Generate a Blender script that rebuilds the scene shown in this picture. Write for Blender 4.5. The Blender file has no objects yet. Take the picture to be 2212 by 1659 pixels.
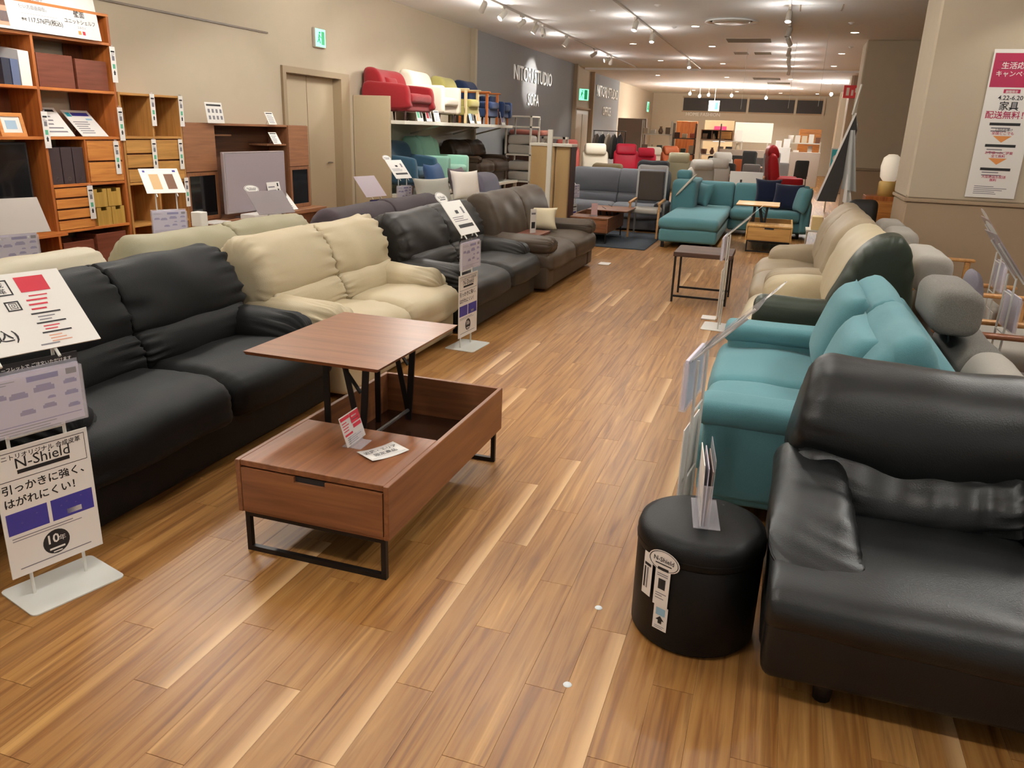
import bpy, bmesh, math, random
from mathutils import Vector, Matrix, noise
R = random.Random(7)
sc = bpy.context.scene
C = sc.collection
rad = math.radians

# ------------------------------------------------------------------ camera, world, exposure
FPX, PITCH, YAW, ROLL, EYE = 1694.35, rad(18.05), rad(-18.0), rad(2.054), 1.6
fw = Vector((math.sin(YAW)*math.cos(PITCH), math.cos(YAW)*math.cos(PITCH), -math.sin(PITCH)))
rt0 = Vector((math.cos(YAW), -math.sin(YAW), 0)); up0 = rt0.cross(fw)
rt = rt0*math.cos(ROLL)+up0*math.sin(ROLL); up = -rt0*math.sin(ROLL)+up0*math.cos(ROLL)
cd = bpy.data.cameras.new('camera'); cam = bpy.data.objects.new('camera', cd); C.objects.link(cam)
cam.matrix_world = Matrix(((rt.x, up.x, -fw.x, 0), (rt.y, up.y, -fw.y, 0), (rt.z, up.z, -fw.z, EYE), (0, 0, 0, 1)))
cd.sensor_width = 36; cd.lens = FPX*36/2212; cd.clip_end = 200; cd.clip_start = .05
sc.camera = cam
w = bpy.data.worlds.new('world'); sc.world = w; w.use_nodes = True
w.node_tree.nodes['Background'].inputs[0].default_value = (1, .95, .88, 1)
w.node_tree.nodes['Background'].inputs[1].default_value = .55
vs = sc.view_settings
vs.view_transform = 'Standard'; vs.look = 'None'; vs.gamma = 1; vs.use_curve_mapping = False
vs.exposure = 0.06
cy = sc.cycles
cy.use_light_tree = False; cy.max_bounces = 5; cy.diffuse_bounces = 4; cy.glossy_bounces = 2; cy.transmission_bounces = 3; cy.transparent_max_bounces = 8
cy.use_adaptive_sampling = True; cy.adaptive_threshold = .07; cy.caustics_reflective = False; cy.caustics_refractive = False
SPOT_W, DOWN_W = 52.0, 26.0
LAMP = (1.0, .965, .90)

CEIL, XL, YB = 3.5, -6.4, 40.0        # ceiling height, left wall, back wall

# ------------------------------------------------------------------ helpers
def lin(c):
    if isinstance(c, str):
        c = [int(c[i:i+2], 16)/255 for i in (0, 2, 4)]
    return tuple((v/12.92 if v <= .04045 else ((v+.055)/1.055)**2.4) for v in c)+(1,)

MATS = {}
def mat(name, col, rough=.5, metal=0, bump=None, var=0, emit=0, coat=0, trans=0, alpha=1, sheen=0, spec=.5, vs_=6):
    """plain principled material; bump=(scale, strength[, kind]); var = soft noise variation of the colour"""
    if name in MATS: return MATS[name]
    m = bpy.data.materials.new(name); m.use_nodes = True; nt = m.node_tree; b = nt.nodes['Principled BSDF']
    c = lin(col); b.inputs['Base Color'].default_value = c
    b.inputs['Roughness'].default_value = rough; b.inputs['Metallic'].default_value = metal
    b.inputs['Specular IOR Level'].default_value = spec
    if coat: b.inputs['Coat Weight'].default_value = coat; b.inputs['Coat Roughness'].default_value = .15
    if sheen: b.inputs['Sheen Weight'].default_value = sheen
    if trans: b.inputs['Transmission Weight'].default_value = trans
    if alpha < 1: b.inputs['Alpha'].default_value = alpha
    if emit:
        b.inputs['Emission Color'].default_value = c; b.inputs['Emission Strength'].default_value = emit
    if bump or var:
        tc = nt.nodes.new('ShaderNodeTexCoord')
    if var:
        n = nt.nodes.new('ShaderNodeTexNoise'); n.inputs['Scale'].default_value = vs_; n.inputs['Detail'].default_value = 4
        nt.links.new(tc.outputs['Object'], n.inputs['Vector'])
        mx = nt.nodes.new('ShaderNodeMix'); mx.data_type = 'RGBA'
        mx.inputs[6].default_value = tuple(v*(1-var) for v in c[:3])+(1,); mx.inputs[7].default_value = tuple(min(1, v*(1+var)) for v in c[:3])+(1,)
        nt.links.new(n.outputs['Fac'], mx.inputs[0]); nt.links.new(mx.outputs[2], b.inputs['Base Color'])
    if bump:
        kind = bump[2] if len(bump) > 2 else 'noise'
        if kind == 'noise':
            n = nt.nodes.new('ShaderNodeTexNoise'); n.inputs['Scale'].default_value = bump[0]; n.inputs['Detail'].default_value = 3; o = n.outputs['Fac']
        else:
            n = nt.nodes.new('ShaderNodeTexVoronoi'); n.inputs['Scale'].default_value = bump[0]; o = n.outputs['Distance']
        nt.links.new(tc.outputs['Object'], n.inputs['Vector'])
        bp = nt.nodes.new('ShaderNodeBump'); bp.inputs['Strength'].default_value = bump[1]; bp.inputs['Distance'].default_value = .01
        nt.links.new(o, bp.inputs['Height']); nt.links.new(bp.outputs['Normal'], b.inputs['Normal'])
    MATS[name] = m; return m

def wood(name, c1, c2, axis='x', scale=1.0, rough=.4, coat=0):
    """grain running along one object axis"""
    if name in MATS: return MATS[name]
    m = bpy.data.materials.new(name); m.use_nodes = True; nt = m.node_tree; b = nt.nodes['Principled BSDF']
    tc = nt.nodes.new('ShaderNodeTexCoord'); mp = nt.nodes.new('ShaderNodeMapping')
    s = {'x': (.9, 14, 14), 'y': (14, .9, 14), 'z': (14, 14, .9)}[axis]
    mp.inputs['Scale'].default_value = tuple(v*scale for v in s)
    nt.links.new(tc.outputs['Object'], mp.inputs['Vector'])
    n = nt.nodes.new('ShaderNodeTexNoise'); n.inputs['Scale'].default_value = 2.2; n.inputs['Detail'].default_value = 6; n.inputs['Distortion'].default_value = .6
    nt.links.new(mp.outputs['Vector'], n.inputs['Vector'])
    rp = nt.nodes.new('ShaderNodeValToRGB'); rp.color_ramp.elements[0].position = .3; rp.color_ramp.elements[1].position = .72
    rp.color_ramp.elements[0].color = lin(c1); rp.color_ramp.elements[1].color = lin(c2)
    nt.links.new(n.outputs['Fac'], rp.inputs['Fac']); nt.links.new(rp.outputs['Color'], b.inputs['Base Color'])
    b.inputs['Roughness'].default_value = rough
    if coat: b.inputs['Coat Weight'].default_value = coat
    MATS[name] = m; return m

def crs(pts, n):
    """closed Catmull-Rom through 2-D pts, n samples"""
    k = len(pts); out = []
    for i in range(n):
        t = i/n*k; j = int(t); u = t-j
        p0, p1, p2, p3 = pts[(j-1) % k], pts[j % k], pts[(j+1) % k], pts[(j+2) % k]
        out.append(tuple(.5*(2*p1[d]+(p2[d]-p0[d])*u+(2*p0[d]-5*p1[d]+4*p2[d]-p3[d])*u*u+(3*p1[d]-p0[d]-3*p2[d]+p3[d])*u**3) for d in (0, 1)))
    return out

def rrect(a0, a1, b0, b1, r, k=4):
    r = min(r, (a1-a0)/2-1e-4, (b1-b0)/2-1e-4); out = []
    for cx, cy, s in ((a1-r, b1-r, 0), (a0+r, b1-r, 90), (a0+r, b0+r, 180), (a1-r, b0+r, 270)):
        for i in range(k+1):
            t = rad(s+90*i/k); out.append((cx+r*math.cos(t), cy+r*math.sin(t)))
    return out

class MB:
    def __init__(s): s.v = []; s.f = []; s.m = []; s.cur = 0
    def add(s, vs, fs):
        o = len(s.v); s.v += [tuple(v) for v in vs]
        for f in fs: s.f.append(tuple(i+o for i in f)); s.m.append(s.cur)
        return s
    def box(s, x0, x1, y0, y1, z0, z1):
        return s.add([(x0, y0, z0), (x1, y0, z0), (x1, y1, z0), (x0, y1, z0), (x0, y0, z1), (x1, y0, z1), (x1, y1, z1), (x0, y1, z1)],
                     [(0, 3, 2, 1), (4, 5, 6, 7), (0, 1, 5, 4), (1, 2, 6, 5), (2, 3, 7, 6), (3, 0, 4, 7)])
    def obox(s, M, sx, sy, sz):
        """box of size sx,sy,sz centred at the origin of matrix M"""
        vs = [M @ Vector((x*sx/2, y*sy/2, z*sz/2)) for z in (-1, 1) for x, y in ((-1, -1), (1, -1), (1, 1), (-1, 1))]
        return s.add(vs, [(0, 3, 2, 1), (4, 5, 6, 7), (0, 1, 5, 4), (1, 2, 6, 5), (2, 3, 7, 6), (3, 0, 4, 7)])
    def cbox(s, x0, x1, y0, y1, z0, z1, c=.004):
        """box with chamfered edges"""
        return s.loft(rrect(y0, y1, z0, z1, c, 1), x0, x1, 'x', c, c, 1, k=1)
    def quad(s, *p): return s.add(p, [tuple(range(len(p)))])
    def bar(s, p, q, r, n=8, r2=None, caps=True):
        p, q = Vector(p), Vector(q); d = (q-p).normalized(); a = d.orthogonal().normalized(); b = d.cross(a); r2 = r if r2 is None else r2
        vs = [p+(a*math.cos(t)+b*math.sin(t))*r for t in [2*math.pi*i/n for i in range(n)]]
        vs += [q+(a*math.cos(t)+b*math.sin(t))*r2 for t in [2*math.pi*i/n for i in range(n)]]
        fs = [(i, (i+1) % n, n+(i+1) % n, n+i) for i in range(n)]
        if caps: fs += [tuple(reversed(range(n))), tuple(range(n, 2*n))]
        return s.add(vs, fs)
    def sbar(s, p, q, a=.02, b=None, upv=(0, 0, 1)):
        """rectangular bar from p to q"""
        p, q = Vector(p), Vector(q); d = q-p; L = d.length; d.normalize(); u = Vector(upv)
        if abs(d.dot(u)) > .95: u = Vector((0, 1, 0))
        x = d.cross(u).normalized(); z = x.cross(d)
        M = Matrix((x, d, z)).transposed().to_4x4(); M.translation = (p+q)/2
        return s.obox(M, a, L, a if b is None else b)
    def tube(s, pts, r, n=6):
        for i in range(len(pts)-1): s.bar(pts[i], pts[i+1], r, n)
        return s
    def lathe(s, prof, n=24, o=(0, 0, 0), sx=1, sy=1):
        k = len(prof); vs = [(o[0]+r*sx*math.cos(2*math.pi*i/n), o[1]+r*sy*math.sin(2*math.pi*i/n), o[2]+z) for i in range(n) for r, z in prof]
        fs = [(i*k+j, ((i+1) % n)*k+j, ((i+1) % n)*k+j+1, i*k+j+1) for i in range(n) for j in range(k-1)]
        return s.add(vs, fs)
    def loft(s, prof, a0, a1, axis='x', r0=.03, r1=.03, ns=6, wr=(0, 0), seed=0, k=4, puff=0, warp=None, rip=0, fold=12):
        """profile swept along an axis with rounded ends; wr = height of gathers at each end, rip = lazy unevenness"""
        n = len(prof); cx = (min(p[0] for p in prof)+max(p[0] for p in prof))/2; cy = (min(p[1] for p in prof)+max(p[1] for p in prof))/2
        hx = max(p[0] for p in prof)-cx; hy = max(p[1] for p in prof)-cy
        nor = []
        for i in range(n):
            dx = prof[(i+1) % n][0]-prof[i-1][0]; dy = prof[(i+1) % n][1]-prof[i-1][1]; l = math.hypot(dx, dy) or 1
            nor.append((dy/l, -dx/l))
        area = sum(prof[i][0]*prof[(i+1) % n][1]-prof[(i+1) % n][0]*prof[i][1] for i in range(n))
        if area < 0: nor = [(-a, -b) for a, b in nor]
        st = []
        if r0 > 0: st += [(a0+r0*(1-math.cos(rad(90*i/k))), r0*(1-math.sin(rad(90*i/k)))) for i in range(k)]
        A, B = a0+r0, a1-r1
        st += [(A+(B-A)*i/ns, 0) for i in range(ns+1)]
        if r1 > 0: st += [(a1-r1*(1-math.cos(rad(90*i/k))), r1*(1-math.sin(rad(90*i/k)))) for i in reversed(range(k))]
        vs = []
        for a, ins in st:
            sx = max(.02, 1-ins/max(hx, 1e-4)); sy = max(.02, 1-ins/max(hy, 1e-4))
            if puff:
                u = (a-a0)/(a1-a0); g = 1+puff*(1-(2*u-1)**2); sx *= g; sy *= g
            d0, d1 = a-a0, a1-a
            for i, (p, q) in enumerate(prof):
                X, Y = cx+(p-cx)*sx, cy+(q-cy)*sy; d = 0
                if wr[0]: d += wr[0]*math.exp(-d0/.09)*noise.noise((i/n*fold*3, seed, d0*4))*1.8
                if wr[1]: d += wr[1]*math.exp(-d1/.09)*noise.noise((i/n*fold*3, seed+5, d1*4))*1.8
                if rip: d += rip*noise.noise((a*4+seed*3, p*5, q*5))
                X += nor[i][0]*d; Y += nor[i][1]*d
                P = (a, X, Y) if axis == 'x' else (X, a, Y) if axis == 'y' else (X, Y, a)
                vs.append(warp(P) if warp else P)
        L = len(st); fs = [(j*n+i, j*n+(i+1) % n, (j+1)*n+(i+1) % n, (j+1)*n+i) for j in range(L-1) for i in range(n)]
        fs += [tuple(reversed(range(n))), tuple(range((L-1)*n, L*n))]
        return s.add(vs, fs)
    def pillow(s, w, h, t, M=None, n=12, pin=.12):
        """throw cushion standing in local xz, thick along y"""
        M = M or Matrix(); vs = []; idx = {}
        for sd in (-1, 1):
            for i in range(n+1):
                for j in range(n+1):
                    u, v = 2*i/n-1, 2*j/n-1
                    if abs(u) == 1 or abs(v) == 1:
                        if (i, j) in idx: idx[(sd, i, j)] = idx[(i, j)]; continue
                        idx[(i, j)] = len(vs)
                    idx[(sd, i, j)] = len(vs)
                    th = (max(0, (1-u**4)*(1-v**4)))**.55
                    x = u*w/2*(1-pin*(1-v*v)*(abs(u)**3)); z = v*h/2*(1-pin*(1-u*u)*(abs(v)**3))
                    vs.append(M @ Vector((x, sd*t/2*th, z)))
        fs = []
        for sd in (-1, 1):
            for i in range(n):
                for j in range(n):
                    f = (idx[(sd, i, j)], idx[(sd, i+1, j)], idx[(sd, i+1, j+1)], idx[(sd, i, j+1)])
                    fs.append(f if sd < 0 else tuple(reversed(f)))
        return s.add(vs, fs)
    def obj(s, name, m, parent=None, smooth=None, loc=None, rot=None, label=None):
        me = bpy.data.meshes.new(name); me.from_pydata(s.v, [], s.f); me.validate()
        b = bmesh.new(); b.from_mesh(me); bmesh.ops.recalc_face_normals(b, faces=b.faces); b.to_mesh(me); b.free()
        for x in (m if isinstance(m, (list, tuple)) else [m]): me.materials.append(x)
        if max(s.m or [0]) > 0 and len(me.polygons) == len(s.m): me.polygons.foreach_set('material_index', s.m)
        if smooth is True: me.polygons.foreach_set('use_smooth', [True]*len(me.polygons))
        elif smooth: me.shade_smooth() if False else me.polygons.foreach_set('use_smooth', [True]*len(me.polygons)); 
        if isinstance(smooth, float): me.set_sharp_from_angle(angle=rad(smooth))
        return link(name, me, parent, loc, rot, label)

def link(name, data, parent=None, loc=None, rot=None, label=None):
    o = bpy.data.objects.new(name, data); C.objects.link(o)
    if parent is not None: o.parent = parent
    if loc is not None: o.location = loc
    if rot is not None: o.rotation_euler = rot
    if label: o['label'] = label
    return o

def thing(name, label, cat, loc=(0, 0, 0), rotz=0, group=None):
    o = link(name, None, None, loc, (0, 0, rotz)); o.empty_display_size = .1
    o['label'] = label; o['category'] = cat
    if group: o['group'] = group
    return o
def tag(o, label, cat, group=None):
    o['label'] = label; o['category'] = cat
    if group: o['group'] = group
    return o
def struct(o): o['kind'] = 'structure'; return o
def dup(root, loc, rotz=0, label=None, scale=None):
    def cp(o, p):
        c = o.copy(); C.objects.link(c); c.parent = p
        for k in [x for x in ALLCH.get(o.name, o.children)]: cp(k, c)
        return c
    r = cp(root, None); r.location = loc; r.rotation_euler = (0, 0, rotz)
    if label: r['label'] = label
    if scale: r.scale = scale
    return r
ALLCH = {}

TXT = {}
def text(s, size, parent, loc, rot=(0, 0, 0), m=None, align='LEFT', name='lettering', sx=1, ext=0, bold=0):
    """flat lettering as mesh, lying in local xy"""
    key = (s, align, ext, bold)
    if key not in TXT:
        cu = bpy.data.curves.new('lettering', 'FONT'); cu.body = s; cu.align_x = align; cu.resolution_u = 2; cu.extrude = ext; cu.offset = bold
        t = bpy.data.objects.new('lettering', cu); C.objects.link(t)
        bpy.context.view_layer.update()
        me = bpy.data.meshes.new_from_object(t.evaluated_get(bpy.context.evaluated_depsgraph_get()))
        bpy.data.objects.remove(t); me.materials.clear(); TXT[key] = me
    me = TXT[key].copy(); me.materials.append(m or BLACK)
    o = link(name, me, parent, loc, rot); o.scale = (size*sx, size, size)
    return o

# ------------------------------------------------------------------ materials
BLACK = mat('ink_black', '1c1a1c', .6)
INKGREY = mat('ink_grey', '77747a', .6)
WHITE = mat('card_white', 'e6e2dc', .45)
WMETAL = mat('white_metal', 'd8d8d2', .35)
RED = mat('print_red', 'c02a3c', .5)
MAGENTA = mat('print_magenta', 'b0144a', .5)
PURPLE = mat('print_violet', '3c3890', .5)
LILAC = mat('print_lilac', '6a5f98', .5)
PEACH = mat('print_peach', 'd59a80', .5)
ORANGE = mat('print_orange', 'e0914a', .5)
CYAN = mat('print_cyan', '35b6c8', .5)
GREENP = mat('print_green', '5fb08a', .5)
LEAF = mat('leaflet_paper', 'c9c3d2', .35)
WALLM = mat('wall_paint', 'b9ab95', .85, bump=(90, .04), var=.03)
WALL2 = mat('wall_paint_lower', 'a28c72', .8, bump=(90, .04), var=.03)
CEILM = mat('ceiling_paint', 'f0f0f0', .9, var=.02)
GREYW = mat('wall_grey_paint', '868789', .85, bump=(80, .04), var=.03)
DOORM = mat('door_paint', 'bba98d', .6)
JAMB = mat('door_frame_paint', 'a08d71', .5)
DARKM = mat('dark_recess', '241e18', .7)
BLKMET = mat('black_metal', '1a1513', .4, metal=.3)
STEEL = mat('steel', '8d8b88', .3, metal=.9)
ACRYL = mat('clear_acrylic', 'e9e6ee', .06, alpha=.22, spec=.8)
GLASSD = mat('dark_glass', '141517', .08, spec=.8)

def plank_material():
    m = bpy.data.materials.new('walnut_plank'); m.use_nodes = True; nt = m.node_tree; b = nt.nodes['Principled BSDF']; N = nt.nodes.new; Lk = nt.links.new
    oi = N('ShaderNodeObjectInfo'); ge = N('ShaderNodeNewGeometry'); tc = N('ShaderNodeTexCoord')
    def math_(op, a, c=None):
        n = N('ShaderNodeMath'); n.operation = op
        for i, x in enumerate((a, c)):
            if x is None: continue
            if isinstance(x, (int, float)): n.inputs[i].default_value = x
            else: Lk(x, n.inputs[i])
        return n.outputs[0]
    rnd = math_('FRACT', math_('ADD', math_('MULTIPLY', oi.outputs['Random'], 7.31), ge.outputs['Random Per Island']))
    off = N('ShaderNodeCombineXYZ'); Lk(math_('MULTIPLY', rnd, 57.0), off.inputs[0]); Lk(math_('MULTIPLY', rnd, 91.0), off.inputs[1])
    vm = N('ShaderNodeVectorMath'); vm.operation = 'ADD'; Lk(ge.outputs['Position'], vm.inputs[0]); Lk(off.outputs[0], vm.inputs[1])
    def nz(sx, sy, det, dist):
        mp = N('ShaderNodeMapping'); mp.inputs['Scale'].default_value = (sx, sy, 1); Lk(vm.outputs[0], mp.inputs['Vector'])
        n = N('ShaderNodeTexNoise'); n.inputs['Scale'].default_value = 1; n.inputs['Detail'].default_value = det; n.inputs['Distortion'].default_value = dist
        Lk(mp.outputs[0], n.inputs['Vector']); return n.outputs['Fac']
    def ramp(fac, *el):
        r = N('ShaderNodeValToRGB'); e = r.color_ramp.elements
        e[0].position, e[0].color = el[0][0], lin(el[0][1]); e[1].position, e[1].color = el[-1][0], lin(el[-1][1])
        for p, c in el[1:-1]: x = e.new(p); x.color = lin(c)
        Lk(fac, r.inputs['Fac']); return r.outputs['Color']
    base = ramp(nz(19, .8, 8, 1.8), (.26, '68411a'), (.38, '8b5f2f'), (.50, '9f733f'), (.62, 'a97e48'), (.76, 'c4985c'))
    tone = ramp(rnd, (0, 'c8b8ac'), (.35, 'dcd2c8'), (.7, 'd2c4b6'), (1, 'e8dfd2'))
    mul = N('ShaderNodeMix'); mul.data_type = 'RGBA'; mul.blend_type = 'MULTIPLY'; mul.inputs[0].default_value = .5
    Lk(base, mul.inputs[6]); Lk(tone, mul.inputs[7])
    # dark streaks and flecks
    fl = ramp(nz(30, 1.3, 5, 1.4), (.53, '000000'), (.66, 'ffffff'))
    mf = N('ShaderNodeMix'); mf.data_type = 'RGBA'; Lk(math_('MULTIPLY', fl, .62), mf.inputs[0]); Lk(mul.outputs[2], mf.inputs[6]); mf.inputs[7].default_value = lin('6f4a2a')
    # pale sapwood strip along one edge of some boards (uv.x runs across the board)
    uv = N('ShaderNodeSeparateXYZ'); Lk(tc.outputs['UV'], uv.inputs[0])
    wob = math_('MULTIPLY', math_('SUBTRACT', nz(2, 1.1, 2, 0), .5), .35)
    edge = N('ShaderNodeMapRange'); edge.inputs[1].default_value = .55; edge.inputs[2].default_value = .95; Lk(math_('ADD', uv.outputs[0], wob), edge.inputs[0])
    sel = math_('GREATER_THAN', math_('FRACT', math_('MULTIPLY', rnd, 13.7)), .87)
    ms = N('ShaderNodeMix'); ms.data_type = 'RGBA'; Lk(math_('MULTIPLY', math_('MULTIPLY', edge.outputs[0], sel), .72), ms.inputs[0])
    Lk(mf.outputs[2], ms.inputs[6]); ms.inputs[7].default_value = lin('d3ad7e')
    Lk(ms.outputs[2], b.inputs['Base Color'])
    b.inputs['Roughness'].default_value = .38; b.inputs['Specular IOR Level'].default_value = .35
    bp = N('ShaderNodeBump'); bp.inputs['Strength'].default_value = .06; bp.inputs['Distance'].default_value = .004
    Lk(nz(30, 3, 3, 0), bp.inputs['Height']); Lk(bp.outputs['Normal'], b.inputs['Normal'])
    return m
PLANK = plank_material()

# ------------------------------------------------------------------ room shell
fl = struct(MB().box(XL, 9, -3, YB, -.06, -.008).obj('floor', mat('floor_subfloor', '5a3c22', .8)))
PW, PLN = .122, .92
def plank_mesh(name, y0, y1):
    x0, x1, c = -PW/2+.0002, PW/2-.0002, .0005
    vs = [(x0, y0, -.008), (x1, y0, -.008), (x1, y1, -.008), (x0, y1, -.008), (x0, y0, -c), (x1, y0, -c), (x1, y1, -c), (x0, y1, -c),
          (x0+c, y0+c, 0), (x1-c, y0+c, 0), (x1-c, y1-c, 0), (x0+c, y1-c, 0)]
    fs = [(0, 1, 5, 4), (1, 2, 6, 5), (2, 3, 7, 6), (3, 0, 4, 7), (4, 5, 9, 8), (5, 6, 10, 9), (6, 7, 11, 10), (7, 4, 8, 11), (8, 9, 10, 11)]
    return vs, fs
def uv_across(me):
    uv = me.uv_layers.new(name='UVMap')
    for lp in me.loops:
        x = me.vertices[lp.vertex_index].co.x
        uv.data[lp.index].uv = (x/PW+.5 if abs(x) < PW else ((x-XL) % PW)/PW, 0)
vs_, fs_ = plank_mesh('plank', 0, PLN-.0012)
pm = bpy.data.meshes.new('plank'); pm.from_pydata(vs_, [], fs_); pm.materials.append(PLANK); uv_across(pm)
slots = []
nrow = int((9-XL)/PW)
for i in range(nrow):
    x = XL+PW*(i+.5); o = ((i*.382) % 1)*PLN
    for j in range(-1, int((YB+3)/PLN)+1):
        slots.append((x, -3-PLN+o+j*PLN, i))
def showsize(s):
    x, y, _ = s; yc = y+PLN/2
    if yc < 1.0 or yc > 14 or x > yc*.45+.1 or x < -1.02*yc-.25: return 0
    if x < -2.45 and not (x > -2.6 and yc < 2): return 0          # under the sofa rows
    if x > .05 and yc > 2.5: return 0
    return 1/yc
slots.sort(key=lambda s: -showsize(s))
for x, y, i in slots[:300]:
    link('plank', pm, fl, (x, y, 0))
b_ = MB()
for x, y, i in slots[300:]:
    if y > YB or y < -3.2: continue
    y1 = min(YB, y+PLN-.0012)
    b_.add([(vx+x, y if vy < .1 and vy < .002 else y+vy if y+vy < YB else YB, vz) for vx, vy, vz in vs_], fs_)
o = b_.obj('floorboards', PLANK, fl); uv_across(o.data); o['kind'] = 'stuff'

struct(MB().box(XL-.2, 9, -3, 26, CEIL, CEIL+.15).obj('ceiling', CEILM))
struct(MB().box(XL-.2, 9, 26, YB, CEIL-.06, CEIL+.15).obj('ceiling', CEILM))
# left wall with an opening for the door
wl = MB().box(XL-.2, XL, -3, 9.45, 0, CEIL).box(XL-.2, XL, 11.16, YB, 0, CEIL).box(XL-.2, XL, 9.45, 11.16, 2.28, CEIL)
struct(wl.obj('wall_left', WALLM))
struct(MB().box(XL-.2, 9, YB, YB+.2, 0, CEIL).obj('wall_back', WALLM))
struct(MB().box(9, 9.2, -3, YB, 0, CEIL).obj('wall_right', WALLM))
struct(MB().box(XL, XL+.02, 16.3, 24.6, 0, CEIL).obj('wall_panel_grey', GREYW))
struct(MB().box(XL, XL+.02, 27.0, 31.6, 0, CEIL).obj('wall_panel_grey', GREYW))
struct(MB().box(XL, XL+.10, 16.18, 16.3, 0, CEIL).obj('trim_1', WALLM))
struct(MB().box(XL, XL+.13, 24.6, 24.72, 0, CEIL).box(XL, XL+.13, 26.9, 27.02, 0, CEIL).obj('trim_2', WALL2))
struct(MB().box(XL, XL+.06, 24.72, 26.9, 2.25, 2.30).obj('trim_3', WALL2))
# panelled recess under the second exit sign
d2 = struct(MB().box(XL, XL+.03, 24.9, 26.7, 0, 2.2).obj('door_2', JAMB))
MB().box(XL+.03, XL+.05, 25.0, 25.75, .1, 2.1).obj('door_panel', DOORM, d2); MB().box(XL+.03, XL+.05, 25.85, 26.6, .1, 2.1).obj('door_panel', DOORM, d2)
# picture rail
struct(MB().box(XL, XL+.018, 3.5, 9.2, 2.625, 2.645).obj('trim_4', mat('rail_dark', '6a5c4c', .5)))
# near door
d1 = thing('door_1', '', ''); del d1['label']; del d1['category']; d1.location = (XL, 9.45, 0); struct(d1)
MB().box(-.2, .035, 0, .075, 0, 2.28).obj('door_frame', JAMB, d1)
MB().box(-.2, .035, 1.47, 1.71, 0, 2.28).obj('door_frame', JAMB, d1)
MB().box(-.2, .035, .075, 1.47, 2.2, 2.28).obj('door_frame', JAMB, d1)
leaf = MB().box(-.16, -.11, .075, 1.47, .01, 2.2).obj('door_leaf', DOORM, d1)
MB().box(-.115, -.105, .76, .772, .01, 2.2).obj('door_gap', JAMB, leaf)
MB().tube([(-.11, 1.3, 1.02), (-.05, 1.3, 1.02), (-.05, 1.18, 1.02)], .011).obj('door_handle', STEEL, leaf)
struct(MB().box(XL, XL+.012, 11.2, 16.18, 0, .08).obj('baseboard_left', JAMB))

# columns with a chair rail and darker lower panel
def column(n, x0, x1, y0, y1, rail):
    c = struct(MB().cbox(x0, x1, y0, y1, rail, CEIL, .02).obj('column_%d' % n, WALLM)); c.name = 'column'
    MB().cbox(x0+.006, x1-.006, y0+.006, y1-.006, 0, rail-.03, .015).obj('lower_panel', WALL2, c)
    MB().cbox(x0-.012, x1+.012, y0-.012, y1+.012, rail-.03, rail+.005, .006).obj('chair_rail', WALL2, c)
    return c
column(1, 1.2, 4.4, 9.0, 10.0, 1.06)
column(2, 1.22, 3.2, 18.2, 19.2, 1.05)
column(3, 1.55, 3.2, 27.0, 28.0, 1.05)
column(4, 1.75, 3.4, 36.0, 37.0, 1.05)
# far windows and the band under them
for i, (a, b2) in enumerate(((-4.95, -2.05), (-1.95, .05), (.15, 1.25))):
    wn = struct(MB().box(a, b2, YB-.03, YB-.015, 2.68, 3.25).obj('window_%d' % (i+1), mat('night_glass', '2a221c', .6)))
    MB().box(a-.05, b2+.05, YB-.05, YB, 3.25, 3.31).box(a-.05, b2+.05, YB-.05, YB, 2.62, 2.68).obj('window_frame', WALL2, wn)
    MB().box(b2, b2+.1, YB-.07, YB, 2.62, 3.31).obj('window_post', WALLM, wn)

# ------------------------------------------------------------------ lamps
EMIT = mat('lamp_glow', 'fff0d8', .5, emit=14)
LAMPW = mat('lamp_white', 'b8b1a6', .4)
lens_m = MB().lathe([(0, -.004), (.034, -.004), (.034, 0)], 12).obj('x', EMIT); LENS = lens_m.data; bpy.data.objects.remove(lens_m)
def mesh_of(mb, m, smooth=True):
    o = mb.obj('x', m, smooth=smooth); d = o.data; bpy.data.objects.remove(o); return d
HEAD = mesh_of(MB().lathe([(0, .17), (.03, .17), (.043, .15), (.045, .02), (.047, 0), (.036, 0), (.036, .02)], 14), LAMPW, 40.)
NECK = mesh_of(MB().box(-.02, .02, -.06, .06, -.03, 0).bar((0, 0, -.03), (0, 0, -.115), .009), LAMPW, False)
n_spot = [0]
def spotlight(x, y, z, tx, ty, tz, on=True, watt=None, label='', cone=62):
    t = thing('track_spotlight', label, 'spotlight', (x, y, z), 0, 'spotlights on the ceiling tracks')
    link('stem', NECK, t)
    d = Vector((tx-x, ty-y, tz-(z-.13))).normalized()
    q = (-d).to_track_quat('Z', 'Y'); base = Vector((0, 0, -.125))
    h = link('lamp_head', HEAD, t, base+d*.085); h.rotation_euler = q.to_euler()
    if on:
        l = link('lamp_lens', LENS, h, (0, 0, .012))
        ld = bpy.data.lights.new('spot_beam', 'SPOT'); ld.energy = watt or SPOT_W; ld.color = LAMP; ld.spot_size = rad(cone); ld.spot_blend = .55; ld.shadow_soft_size = .035
        lo = link('spot_beam', ld, h, (0, 0, -.012))
        gl = bpy.data.lights.new('ceiling_fill', 'POINT'); gl.energy = 11; gl.color = LAMP; gl.shadow_soft_size = .05; link('ceiling_fill', gl, h, (0, 0, -.10))  # extra point light added below the head to brighten the ceiling
    n_spot[0] += 1; return t
def track(x, y0, y1, lab):
    tag(MB().box(x-.018, x+.018, y0, y1, CEIL-.03, CEIL-.0005).obj('lighting_track', LAMPW), lab, 'track')
track(-4.67, 1, 25.5, 'long ceiling lighting track nearest the left wall')
track(-2.75, 1, 25.5, 'long ceiling lighting track over the left sofa rows')
track(-.24, 1, 25.5, 'ceiling lighting track running straight over the central aisle')
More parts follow.
